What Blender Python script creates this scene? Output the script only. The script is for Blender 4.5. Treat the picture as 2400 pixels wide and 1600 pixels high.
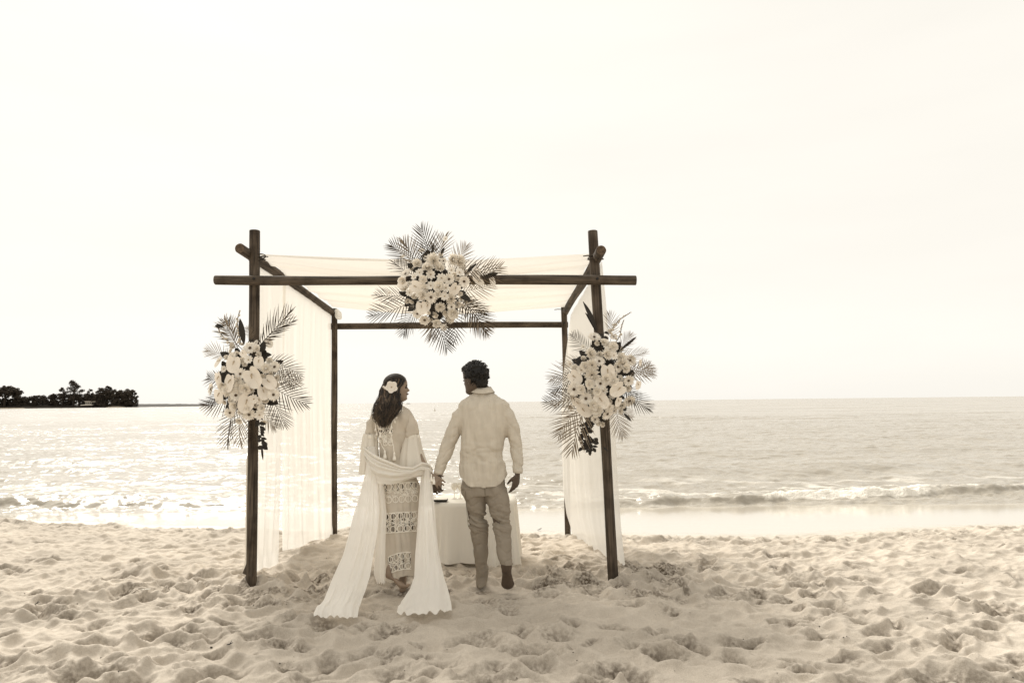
import bpy, bmesh, math, random
import numpy as np
from mathutils import Vector, Matrix
from mathutils.bvhtree import BVHTree

for o in list(bpy.data.objects): bpy.data.objects.remove(o)
scene = bpy.context.scene
COL = scene.collection
R = math.radians
random.seed(7)

# ------------------------------------------------------------------ camera
CAM = Vector((0, 0, 1.48)); FPX = 1600.0
PITCH = R(5.04); ROLL = R(0.62)
_r = Vector((1, 0, 0)); _u = Vector((0, -math.sin(PITCH), math.cos(PITCH))); FW = Vector((0, math.cos(PITCH), math.sin(PITCH)))
RT = _r*math.cos(ROLL) - _u*math.sin(ROLL); UP = _u*math.cos(ROLL) + _r*math.sin(ROLL)
cd = bpy.data.cameras.new('camera'); cam = bpy.data.objects.new('camera', cd); COL.objects.link(cam)
cam.matrix_world = Matrix(((RT.x, UP.x, -FW.x, CAM.x), (RT.y, UP.y, -FW.y, CAM.y), (RT.z, UP.z, -FW.z, CAM.z), (0, 0, 0, 1)))
cd.lens = 24; cd.sensor_width = 36; cd.clip_start = 0.05; cd.clip_end = 30000
scene.camera = cam

# ------------------------------------------------------------------ sky, sun, exposure
SUN_EL = R(44); SUN_AZ = R(-26)          # azimuth measured from +Y (out to sea), negative = left
w = bpy.data.worlds.new('World'); scene.world = w; w.use_nodes = True
nt = w.node_tree; nt.nodes.clear()
wo = nt.nodes.new('ShaderNodeOutputWorld'); bg = nt.nodes.new('ShaderNodeBackground')
sk = nt.nodes.new('ShaderNodeTexSky'); sk.sky_type = 'NISHITA'; sk.sun_disc = False
sk.sun_elevation = SUN_EL; sk.sun_rotation = SUN_AZ; sk.air_density = 1.0; sk.dust_density = 2.0; sk.ozone_density = 1.0
bw = nt.nodes.new('ShaderNodeRGBToBW')
# thin high cloud: very soft streaks over the whole dome
tc = nt.nodes.new('ShaderNodeTexCoord'); mp = nt.nodes.new('ShaderNodeMapping'); mp.inputs['Scale'].default_value = (1.2, 1.2, 6)
mp.inputs['Rotation'].default_value = (0, R(12), 0)
nz = nt.nodes.new('ShaderNodeTexNoise'); nz.inputs['Scale'].default_value = 1.6; nz.inputs['Detail'].default_value = 5
mr = nt.nodes.new('ShaderNodeMapRange'); mr.inputs['From Min'].default_value = 0.3; mr.inputs['From Max'].default_value = 0.7
mr.inputs['To Min'].default_value = 0.975; mr.inputs['To Max'].default_value = 1.025
mu = nt.nodes.new('ShaderNodeMath'); mu.operation = 'MULTIPLY'
mx = nt.nodes.new('ShaderNodeMix'); mx.data_type = 'RGBA'; mx.blend_type = 'MULTIPLY'; mx.inputs[0].default_value = 1
mx.inputs[7].default_value = (1.0, 0.962, 0.885, 1)
L = nt.links.new
L(tc.outputs['Generated'], mp.inputs['Vector']); L(mp.outputs['Vector'], nz.inputs['Vector']); L(nz.outputs['Fac'], mr.inputs['Value'])
L(sk.outputs['Color'], bw.inputs['Color']); cl = nt.nodes.new('ShaderNodeMath'); cl.operation = 'DIVIDE'        # x / (1 + x/16): the veil softens the glow round the sun
cden = nt.nodes.new('ShaderNodeMath'); cden.operation = 'MULTIPLY_ADD'; cden.inputs[1].default_value = 1/16; cden.inputs[2].default_value = 1.0
veil = nt.nodes.new('ShaderNodeMath'); veil.operation = 'MULTIPLY_ADD'; veil.inputs[1].default_value = 0.07; veil.inputs[2].default_value = 3.35   # bright overcast veil in front of the clear sky
L(bw.outputs['Val'], cl.inputs[0]); L(bw.outputs['Val'], cden.inputs[0]); L(cden.outputs['Value'], cl.inputs[1]); L(cl.outputs['Value'], veil.inputs[0]); L(veil.outputs['Value'], mu.inputs[0]); L(mr.outputs['Result'], mu.inputs[1])
L(mu.outputs['Value'], mx.inputs[6]); L(mx.outputs[2], bg.inputs['Color']); L(bg.outputs['Background'], wo.inputs['Surface'])
bg.inputs['Strength'].default_value = 0.15
sd = bpy.data.lights.new('sun', 'SUN'); sun = bpy.data.objects.new('sun', sd); COL.objects.link(sun)
sd.energy = 2.6; sd.angle = R(30); sd.color = (1.0, 0.965, 0.90)
sdir = Vector((math.sin(SUN_AZ)*math.cos(SUN_EL), math.cos(SUN_AZ)*math.cos(SUN_EL), math.sin(SUN_EL)))
sun.rotation_euler = sdir.to_track_quat('Z', 'Y').to_euler()
scene.view_settings.view_transform = 'Standard'; scene.view_settings.look = 'None'
scene.view_settings.gamma = 1; scene.view_settings.exposure = 0.92
try: scene.view_settings.use_curve_mapping = False
except Exception: pass

# ------------------------------------------------------------------ helpers
def P(px, py, D):
    """world point on the sight line of photograph pixel (px,py) at depth y=D (used only to read sizes off the photograph)"""
    d = RT*((px-1200)/FPX) + UP*((800-py)/FPX) + FW
    return CAM + d*(D/d.y)

def hash2(i, j, s):
    n = (i.astype(np.int64)*374761393 + j.astype(np.int64)*668265263 + s*974634777) & 0x7fffffff
    n = ((n ^ (n >> 13))*1274126177) & 0x7fffffff
    n = (n ^ (n >> 16)) & 0xffffff
    return n/float(0xffffff)
def vnoise(x, y, s=0):
    i = np.floor(x); j = np.floor(y); fx = x-i; fy = y-j
    fx = fx*fx*fx*(fx*(fx*6-15)+10); fy = fy*fy*fy*(fy*(fy*6-15)+10)
    a = hash2(i, j, s); b = hash2(i+1, j, s); c = hash2(i, j+1, s); d = hash2(i+1, j+1, s)
    return (a*(1-fx)+b*fx)*(1-fy)+(c*(1-fx)+d*fx)*fy*1.0
def fbm(x, y, o=4, s=0):
    t = 0; a = .5; n = 0
    for k in range(o):
        t = t+a*vnoise(x+17.3*k, y-9.1*k, s+k); n += a; a *= .5; x = x*2.03; y = y*2.03
    return t/n
def worley(x, y, s=0, jit=.9, k=None):
    i = np.floor(x); j = np.floor(y); best = None; sec = None
    for di in (-1, 0, 1):
        for dj in (-1, 0, 1):
            ci = i+di; cj = j+dj
            cx = ci+.5+jit*(hash2(ci, cj, s)-.5); cy = cj+.5+jit*(hash2(ci, cj, s+5)-.5)
            wt = .65+.7*hash2(ci, cj, s+9)
            d = ((x-cx)**2+(y-cy)**2)/wt
            if best is None: best = d; sec = np.full_like(d, 9.)
            else:
                sec = np.where(d < best, best, np.minimum(sec, d)); best = np.minimum(best, d)
    return best, sec

def node_mat(name):
    m = bpy.data.materials.new(name); m.use_nodes = True; t = m.node_tree
    return m, t, t.nodes['Principled BSDF'], t.nodes['Material Output']
def simple(name, col, rough=.8, spec=.3, var=.0, vscale=8, bump=0, bscale=60, stretch=(1, 1, 1), transl=0, transp=0, sss=0, attr=None, coat=0):
    m, t, b, out = node_mat(name); l = t.links.new
    b.inputs['Roughness'].default_value = rough; b.inputs['Specular IOR Level'].default_value = spec
    c = (*col, 1)
    b.inputs['Base Color'].default_value = c
    src = None
    tcn = t.nodes.new('ShaderNodeTexCoord'); mpn = t.nodes.new('ShaderNodeMapping'); mpn.inputs['Scale'].default_value = stretch
    l(tcn.outputs['Object'], mpn.inputs['Vector'])
    if var > 0:
        n = t.nodes.new('ShaderNodeTexNoise'); n.inputs['Scale'].default_value = vscale; n.inputs['Detail'].default_value = 6
        l(mpn.outputs['Vector'], n.inputs['Vector'])
        r = t.nodes.new('ShaderNodeValToRGB'); r.color_ramp.elements[0].position = .3; r.color_ramp.elements[1].position = .7
        r.color_ramp.elements[0].color = (*[x*(1-var) for x in col], 1); r.color_ramp.elements[1].color = (*[min(1, x*(1+var)) for x in col], 1)
        l(n.outputs['Fac'], r.inputs['Fac']); src = r.outputs['Color']
    if attr:
        a = t.nodes.new('ShaderNodeAttribute'); a.attribute_name = attr
        mm = t.nodes.new('ShaderNodeMix'); mm.data_type = 'RGBA'; mm.blend_type = 'MULTIPLY'; mm.inputs[0].default_value = 1
        if src: l(src, mm.inputs[6])
        else: mm.inputs[6].default_value = c
        l(a.outputs['Color'], mm.inputs[7]); src = mm.outputs[2]
    if src: l(src, b.inputs['Base Color'])
    if bump:
        n2 = t.nodes.new('ShaderNodeTexNoise'); n2.inputs['Scale'].default_value = bscale; n2.inputs['Detail'].default_value = 4
        l(mpn.outputs['Vector'], n2.inputs['Vector'])
        bp = t.nodes.new('ShaderNodeBump'); bp.inputs['Strength'].default_value = .6; bp.inputs['Distance'].default_value = bump
        l(n2.outputs['Fac'], bp.inputs['Height']); l(bp.outputs['Normal'], b.inputs['Normal'])
    last = b.outputs[0]
    if transl:
        tr = t.nodes.new('ShaderNodeBsdfTranslucent'); tr.inputs['Color'].default_value = c
        if src: l(src, tr.inputs['Color'])
        ms = t.nodes.new('ShaderNodeMixShader'); ms.inputs[0].default_value = transl; l(last, ms.inputs[1]); l(tr.outputs[0], ms.inputs[2]); last = ms.outputs[0]
    if transp:
        tp = t.nodes.new('ShaderNodeBsdfTransparent'); ms = t.nodes.new('ShaderNodeMixShader'); ms.inputs[0].default_value = transp
        l(last, ms.inputs[1]); l(tp.outputs[0], ms.inputs[2]); last = ms.outputs[0]
    l(last, out.inputs['Surface'])
    return m

class MB:
    def __init__(s): s.v = []; s.f = []; s.c = []
    def add(s, vs, fs, col=None):
        o = len(s.v); s.v.extend([tuple(p) for p in vs]); s.f.extend([tuple(i+o for i in f) for f in fs])
        s.c.extend([col if col is not None else 1.0]*len(vs)); return s
    def rings(s, rings, cap=True, col=None):
        n = len(rings[0]); vs = [p for r in rings for p in r]; fs = []
        for i in range(len(rings)-1):
            for j in range(n):
                a = i*n+j; b = i*n+(j+1) % n; fs.append((a, b, b+n, a+n))
        if cap:
            c0 = sum((Vector(p) for p in rings[0]), Vector())/n; c1 = sum((Vector(p) for p in rings[-1]), Vector())/n
            vs = vs+[c0, c1]; k = len(rings)*n
            for j in range(n):
                fs.append((k, (j+1) % n, j)); b = (len(rings)-1)*n; fs.append((k+1, b+j, b+(j+1) % n))
        return s.add(vs, fs, col)
    def tube(s, pts, rad, n=10, cap=True, flat=None, col=None, round_=False):
        pts = [Vector(p) for p in pts]; rad = list(rad) if hasattr(rad, '__len__') else [rad]*len(pts)
        if round_:
            d0 = (pts[0]-pts[1]).normalized(); d1 = (pts[-1]-pts[-2]).normalized()
            pts = [pts[0]+d0*rad[0]*.85, pts[0]+d0*rad[0]*.5]+pts+[pts[-1]+d1*rad[-1]*.5, pts[-1]+d1*rad[-1]*.85]
            rad = [rad[0]*.35, rad[0]*.8]+rad+[rad[-1]*.8, rad[-1]*.35]
        rings = []; x = None
        for i, p in enumerate(pts):
            d = (pts[min(i+1, len(pts)-1)]-pts[max(i-1, 0)])
            d = d.normalized() if d.length > 1e-9 else Vector((0, 0, 1))
            if flat is not None: x = Vector(flat[0]) - d*Vector(flat[0]).dot(d); x.normalize()
            elif x is None:
                a = Vector((0, 1, 0)) if abs(d.y) < .9 else Vector((1, 0, 0)); x = (a-d*a.dot(d)).normalized()
            else: x = (x-d*x.dot(d)).normalized()
            y = d.cross(x); k = flat[1] if flat else 1
            rings.append([p+x*rad[i]*math.cos(t)+y*rad[i]*k*math.sin(t) for t in [2*math.pi*j/n for j in range(n)]])
        return s.rings(rings, cap, col)
    def ell(s, c, r, m=None, nu=16, nv=10, col=None):
        c = Vector(c); rings = []
        for i in range(nv+1):
            ph = -math.pi/2+math.pi*i/nv; ph = max(-1.5, min(1.5, ph)); ring = []
            for j in range(nu):
                th = 2*math.pi*j/nu
                q = Vector((r[0]*math.cos(ph)*math.cos(th), r[1]*math.cos(ph)*math.sin(th), r[2]*math.sin(ph)))
                ring.append(c+(m@q if m else q))
            rings.append(ring)
        return s.rings(rings, True, col)
    def box(s, c, d, m=None, col=None):
        c = Vector(c); vs = []
        for x in (-1, 1):
            for y in (-1, 1):
                for z in (-1, 1):
                    q = Vector((x*d[0]/2, y*d[1]/2, z*d[2]/2)); vs.append(c+(m@q if m else q))
        return s.add(vs, [(0, 1, 3, 2), (4, 6, 7, 5), (0, 4, 5, 1), (2, 3, 7, 6), (0, 2, 6, 4), (1, 5, 7, 3)], col)
    def sheet(s, rows, col=None):
        n = len(rows[0]); vs = [p for r in rows for p in r]
        return s.add(vs, [(i*n+j, i*n+j+1, (i+1)*n+j+1, (i+1)*n+j) for i in range(len(rows)-1) for j in range(n-1)], col)
    def mesh(s, name, off=Vector((0, 0, 0)), smooth=True, color=False):
        me = bpy.data.meshes.new(name)
        me.from_pydata([(p[0]-off[0], p[1]-off[1], p[2]-off[2]) for p in s.v], [], s.f)
        if smooth: me.polygons.foreach_set('use_smooth', [True]*len(me.polygons))
        if color:
            a = me.color_attributes.new('tone', 'FLOAT_COLOR', 'POINT')
            a.data.foreach_set('color', [k for c in s.c for k in (c, c, c, 1)])
        me.update(); return me

ORG = {}
def tag(o, label=None, cat=None, group=None, kind=None):
    if label: o['label'] = label
    if cat: o['category'] = cat
    if group: o['group'] = group
    if kind: o['kind'] = kind
    return o
def thing(name, loc, label, cat, group=None):
    o = bpy.data.objects.new(name, None); COL.objects.link(o); o.location = loc; o.empty_display_size = .1
    ORG[o.name] = Vector(loc); return tag(o, label, cat, group)
def link(name, me, mat, parent=None, loc=None):
    o = bpy.data.objects.new(name, me); COL.objects.link(o)
    if mat and not me.materials: me.materials.append(mat)
    if parent: o.parent = parent; ORG[o.name] = ORG[parent.name]
    else: ORG[o.name] = Vector(loc) if loc else Vector((0, 0, 0)); o.location = ORG[o.name]
    return o
def obj(name, mb, mat, parent=None, loc=None, smooth=True, color=False):
    off = ORG[parent.name] if parent else (Vector(loc) if loc else Vector((0, 0, 0)))
    return link(name, mb.mesh(name, off, smooth, color), mat, parent, loc)
def remesh(mb, voxel, it=4, fac=.5):
    me = mb.mesh('tmp'); o = bpy.data.objects.new('tmp', me); COL.objects.link(o)
    m = o.modifiers.new('r', 'REMESH'); m.mode = 'VOXEL'; m.voxel_size = voxel
    if it: s = o.modifiers.new('s', 'SMOOTH'); s.factor = fac; s.iterations = it
    dg = bpy.context.evaluated_depsgraph_get(); e = o.evaluated_get(dg)
    r = bpy.data.meshes.new_from_object(e); bpy.data.objects.remove(o)
    n = len(r.vertices); co = np.empty(n*3); r.vertices.foreach_get('co', co); co = co.reshape(-1, 3)
    fs = [tuple(p.vertices) for p in r.polygons]
    out = MB(); out.v = [tuple(c) for c in co]; out.f = fs; out.c = [1.0]*n
    no = np.empty(n*3); r.vertices.foreach_get('normal', no); out.n = no.reshape(-1, 3)
    bpy.data.meshes.remove(r); return out
def cut(mb, keep):
    """keep(v)->bool ; drops faces that have any dropped vertex"""
    k = [keep(v) for v in mb.v]; idx = {}; nv = []; nc = []
    fs = [f for f in mb.f if all(k[i] for i in f)]
    for f in fs:
        for i in f:
            if i not in idx: idx[i] = len(nv); nv.append(mb.v[i]); nc.append(mb.c[i])
    mb.f = [tuple(idx[i] for i in f) for f in fs]; mb.v = nv; mb.c = nc; return mb
def lerp(a, b, t): return a+(b-a)*t
def interp(x, xs, ys): return float(np.interp(x, xs, ys))

# ------------------------------------------------------------------ beach
EX = [-60, -20, -8.8, -3.7, 0, 2.1, 3.66, 5.2, 6.7, 20, 60]; EY = [16, 12.4, 11.9, 10.1, 9.3, 8.75, 8.7, 9.1, 9.4, 10.5, 14]
def sand_h(x, y):
    x = np.asarray(x, float); y = np.asarray(y, float)
    base = -0.07*np.logaddexp(0, (y-5.7)*2.2)/2.2
    base = np.where(y > 30, base-(y-30)*.05, base)
    edge = np.interp(x, EX, EY)+(fbm(x*1.3, y*1.3, 3, 71)-.5)*.55
    dry = 1/(1+np.exp(-(edge-y)*9.0))
    wx = x+.10*(fbm(x*2.2, y*2.2, 3, 11)-.5)*2; wy = y+.10*(fbm(x*2.2, y*2.2, 3, 12)-.5)*2
    b1, s1 = worley(wx/.25+.15*wy, wy/.185, 1); h1 = np.minimum(b1, .55)
    b2, s2 = worley(wx/.15-.3*wy, wy/.115+3, 2); h2 = np.minimum(b2, .55)
    b3, s3 = worley(wx/.13, wy/.11+3, 3); h3 = np.minimum(b3, .6)
    amp = .85+.6*fbm(x*.5, y*.5, 3, 21)
    # churned sand round the posts and the couple
    def blob(cx, cy, rx, ry): return np.exp(-((x-cx)/rx)**2-((y-cy)/ry)**2)
    ch = np.clip(blob(-1.9, 5.9, 1.5, .7)+blob(.2, 5.8, 1.7, .6)+blob(1.4, 6.1, 1.1, .7)+.8*np.exp(-((y-edge+.35)/.35)**2), 0, 1.2)
    h = (h1-.25)*.066*amp+(h2-.25)*.048*(amp+ch)+(h3-.2)*(.016+.026*ch)
    h = h+(fbm(x*3, y*3, 4, 31)-.5)*(.05+.04*ch)+(fbm(x*.6, y*.6, 2, 35)-.5)*.10+(fbm(x*16, y*16, 3, 36)-.5)*(.007+.016*ch)
    fl = 1-.8*np.clip(blob(-.04, 5.38, .22, .22)+blob(-.87, 5.36, .22, .22)+blob(-.25, 5.55, .15, .2), 0, 1); h = h*fl; mound = .07*blob(-2.0, 8.2, .75, 1.0)+.05*blob(.25+.6, 8.1, .5, .5)+.015*blob(.95, 6.05, .35, .3)+.02*blob(-2.25, 6.0, .20, .13)+.02*blob(.88, 6.02, .25, .14)+.05*(fbm(x*9, y*9, 3, 37)-.4)*(blob(-2.25, 5.9, .5, .35)+blob(.88, 5.9, .5, .35))
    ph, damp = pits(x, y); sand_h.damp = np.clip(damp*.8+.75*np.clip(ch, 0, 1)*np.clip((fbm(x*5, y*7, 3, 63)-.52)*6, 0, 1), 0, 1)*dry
    return base+dry*(h+mound+fl*ph*(1+.5*(fbm(x*20, y*20, 2, 64)-.5)))+(1-dry)*(-.012), dry
_pits = [(280, 1340, 1.2), (300, 1328, .9), (362, 1328, 1.3), (395, 1345, .8), (410, 1352, .8), (240, 1345, .8), (270, 1365, 1.3), (300, 1372, 1), (360, 1330, 1), (430, 1354, .8), (470, 1345, .8), (490, 1368, .8), (385, 1390, .9), (90, 1405, 1.2), (160, 1420, .9), (110, 1385, .8), (225, 1440, 1.2), (360, 1457, 1.3), (205, 1490, 1.4), (190, 1555, 1.8), (240, 1545, 1.4), (110, 1505, 1), (65, 1325, .8), (640, 1335, .9), (700, 1338, .9), (560, 1390, 1.1), (600, 1398, 1.0),
 (1520, 1325, 1.1), (1545, 1330, 1), (1330, 1295, 1), (1300, 1300, .9), (1260, 1278, .8), (1270, 1330, .9), (1310, 1340, 1), (1450, 1350, 1), (1255, 1362, 1), (1215, 1330, .8), (855, 1420, .9), (940, 1470, 1.3), (1110, 1495, 1.1), (1255, 1510, 1.2), (1145, 1585, 1.4), (920, 1560, 1.1), (1370, 1335, .8),
 (2240, 1325, 1), (2320, 1320, 1), (2200, 1365, .9), (2270, 1395, 1.1), (2350, 1408, 1.2), (2350, 1415, 1.1), (2265, 1468, 1.2), (2200, 1418, .9), (1935, 1472, 1), (1845, 1440, .9), (2080, 1278, .9), (2035, 1278, .8), (2240, 1255, .8), (2170, 1240, .7), (2200, 1565, 1.3), (2300, 1580, 1.4), (2350, 1545, 1.4), (1990, 1315, .9), (1930, 1318, .8), (1630, 1500, .9), (1820, 1290, .8), (20, 1320, .9), (30, 1230, .9), (150, 1225, .9), (200, 1228, .8), (110, 1300, .9), (85, 1260, .8), (130, 1410, 1), (440, 1445, .9), (640, 1450, 1), (660, 1485, 1.1), (520, 1545, 1.1), (300, 1575, 1.1), (1560, 1520, 1), (1720, 1530, 1), (1440, 1560, 1.2), (1780, 1590, 1.2)]
_rp = random.Random(17)
for _ in range(230): _pits.append((_rp.uniform(-60, 2460), 1245+355*_rp.random()**.8, _rp.uniform(.4, .95)))
_pw = []
for (px_, py_, s_) in _pits:
    D_ = 1.067/max(.02, ((py_-941.2+.0108*(px_-1200))/FPX-.07)); D_ = D_ if D_ > 6 else 1.48*FPX/(py_-941.2+.0108*(px_-1200))
    p_ = P(px_, py_, D_); _pw.append((p_.x, p_.y, s_))
_pa = np.array(_pw)
def pits(x, y):
    h = np.zeros_like(x); damp = np.zeros_like(x)
    qx = x+.06*(fbm(x*7, y*7, 2, 61)-.5)*2; qy = y+.06*(fbm(x*7, y*7, 2, 62)-.5)*2
    if x.size < 50: sel = _pa[(np.abs(_pa[:, 0]-x.mean()) < .5+np.ptp(x)) & (np.abs(_pa[:, 1]-y.mean()) < .5+np.ptp(y))]
    else: sel = _pa
    for cx, cy, s in sel:
        if x.ndim == 2:
            r0, r1 = np.searchsorted(y[:, 0], (cy-.45, cy+.45)); r1 = max(r1, r0+1); xm = x[(r0+r1)//2 if (r0+r1)//2 < x.shape[0] else -1]; c0, c1 = np.searchsorted(xm, (cx-.6, cx+.6)); S = (slice(r0, r1), slice(c0, c1))
        else: S = slice(None)
        rx = .085*s; ry = .06*s; q = ((qx[S]-cx)/rx)**2+((qy[S]-cy)/ry)**2
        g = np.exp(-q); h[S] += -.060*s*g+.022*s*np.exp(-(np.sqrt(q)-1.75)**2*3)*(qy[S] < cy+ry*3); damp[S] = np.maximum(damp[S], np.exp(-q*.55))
    return h, damp
def gz(x, y): return float(sand_h(np.array([x]), np.array([y]))[0][0])

def grid_mesh(name, X, Y, Z, attrs={}):
    nr, nc = X.shape; co = np.stack([X, Y, Z], -1).reshape(-1, 3)
    me = bpy.data.meshes.new(name); me.vertices.add(nr*nc); me.vertices.foreach_set('co', co.ravel())
    i = np.arange(nr-1)[:, None]*nc+np.arange(nc-1)[None, :]
    q = np.stack([i, i+1, i+nc+1, i+nc], -1).reshape(-1, 4)
    me.loops.add(q.size); me.loops.foreach_set('vertex_index', q.ravel().astype(np.int32))
    me.polygons.add(len(q)); me.polygons.foreach_set('loop_start', np.arange(0, q.size, 4, dtype=np.int32))
    me.polygons.foreach_set('use_smooth', np.ones(len(q), bool))
    for k, a in attrs.items():
        at = me.attributes.new(k, 'FLOAT', 'POINT'); at.data.foreach_set('value', a.ravel().astype(np.float32))
    me.update(); me.validate(); return me
ys = np.concatenate([np.linspace(-40, 1, 30), np.linspace(1.1, 2.7, 30), np.geomspace(2.8, 13, 640), np.linspace(13.2, 45, 40)])
u = np.linspace(-1, 1, 900)
wd = np.clip(ys*.86+.9, 3, 14)
U, YY = np.meshgrid(u, ys); W = wd[:, None]
XX = W*U+np.sign(U)*np.clip(np.abs(U)-.93, 0, 1)**2*(400/.0049)*.5
ZZ, DRY = sand_h(XX, YY); DAMP = sand_h.damp
m, t, b, out = node_mat('sand'); l = t.links.new
geo = t.nodes.new('ShaderNodeNewGeometry'); att = t.nodes.new('ShaderNodeAttribute'); att.attribute_name = 'dry'
n1 = t.nodes.new('ShaderNodeTexNoise'); n1.inputs['Scale'].default_value = 1.1; n1.inputs['Detail'].default_value = 6
n2 = t.nodes.new('ShaderNodeTexNoise'); n2.inputs['Scale'].default_value = 260; n2.inputs['Detail'].default_value = 3
n3 = t.nodes.new('ShaderNodeTexNoise'); n3.inputs['Scale'].default_value = 30; n3.inputs['Detail'].default_value = 5
for n in (n1, n2, n3): l(geo.outputs['Position'], n.inputs['Vector'])
r1 = t.nodes.new('ShaderNodeValToRGB'); r1.color_ramp.elements[0].position = .3; r1.color_ramp.elements[1].position = .72
r1.color_ramp.elements[0].color = (.44, .39, .325, 1); r1.color_ramp.elements[1].color = (.585, .52, .435, 1)
l(n1.outputs['Fac'], r1.inputs['Fac'])
r2 = t.nodes.new('ShaderNodeValToRGB'); r2.color_ramp.elements[0].position = .30; r2.color_ramp.elements[1].position = .6
r2.color_ramp.elements[0].color = (.55, .52, .5, 1); r2.color_ramp.elements[1].color = (1.05, 1.05, 1.05, 1)
l(n2.outputs['Fac'], r2.inputs['Fac'])
mm = t.nodes.new('ShaderNodeMix'); mm.data_type = 'RGBA'; mm.blend_type = 'MULTIPLY'; mm.inputs[0].default_value = .6
l(r1.outputs['Color'], mm.inputs[6]); l(r2.outputs['Color'], mm.inputs[7])
wm = t.nodes.new('ShaderNodeMix'); wm.data_type = 'RGBA'; wm.inputs[6].default_value = (.50, .45, .37, 1)
l(att.outputs['Fac'], wm.inputs[0])
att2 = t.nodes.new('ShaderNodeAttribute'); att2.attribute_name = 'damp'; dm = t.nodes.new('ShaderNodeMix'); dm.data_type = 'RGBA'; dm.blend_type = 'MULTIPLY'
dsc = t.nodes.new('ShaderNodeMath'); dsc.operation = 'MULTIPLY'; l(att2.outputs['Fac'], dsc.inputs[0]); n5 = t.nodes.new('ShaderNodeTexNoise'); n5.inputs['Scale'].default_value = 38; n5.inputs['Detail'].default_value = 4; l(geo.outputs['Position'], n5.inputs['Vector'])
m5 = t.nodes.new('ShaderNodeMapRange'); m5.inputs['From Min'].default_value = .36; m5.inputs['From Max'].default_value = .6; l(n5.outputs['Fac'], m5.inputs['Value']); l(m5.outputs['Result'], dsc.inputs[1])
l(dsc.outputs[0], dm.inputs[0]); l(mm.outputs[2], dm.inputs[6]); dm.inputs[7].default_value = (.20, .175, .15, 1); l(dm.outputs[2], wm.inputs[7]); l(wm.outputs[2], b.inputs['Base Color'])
mrr = t.nodes.new('ShaderNodeMapRange'); mrr.inputs['To Min'].default_value = .10; mrr.inputs['To Max'].default_value = .95
l(att.outputs['Fac'], mrr.inputs['Value']); l(mrr.outputs['Result'], b.inputs['Roughness'])
ms_ = t.nodes.new('ShaderNodeMapRange'); ms_.inputs['To Min'].default_value = 1.0; ms_.inputs['To Max'].default_value = .1
l(att.outputs['Fac'], ms_.inputs['Value']); l(ms_.outputs['Result'], b.inputs['Specular IOR Level'])
bp1 = t.nodes.new('ShaderNodeBump'); bp1.inputs['Distance'].default_value = .012; bp1.inputs['Strength'].default_value = .55
mh = t.nodes.new('ShaderNodeMath'); mh.operation = 'MULTIPLY'; l(n3.outputs['Fac'], mh.inputs[0]); l(att.outputs['Fac'], mh.inputs[1]); l(mh.outputs[0], bp1.inputs['Height'])
bp2 = t.nodes.new('ShaderNodeBump'); bp2.inputs['Distance'].default_value = .002; bp2.inputs['Strength'].default_value = .6
mh2 = t.nodes.new('ShaderNodeMath'); mh2.operation = 'MULTIPLY'; l(n2.outputs['Fac'], mh2.inputs[0]); l(att.outputs['Fac'], mh2.inputs[1]); l(mh2.outputs[0], bp2.inputs['Height'])
l(bp1.outputs['Normal'], bp2.inputs['Normal']); l(bp2.outputs['Normal'], b.inputs['Normal'])
SAND = m
tag(link('beach', grid_mesh('beach', XX, YY, ZZ, {'dry': DRY, 'damp': DAMP}), SAND), kind='structure')

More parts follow.
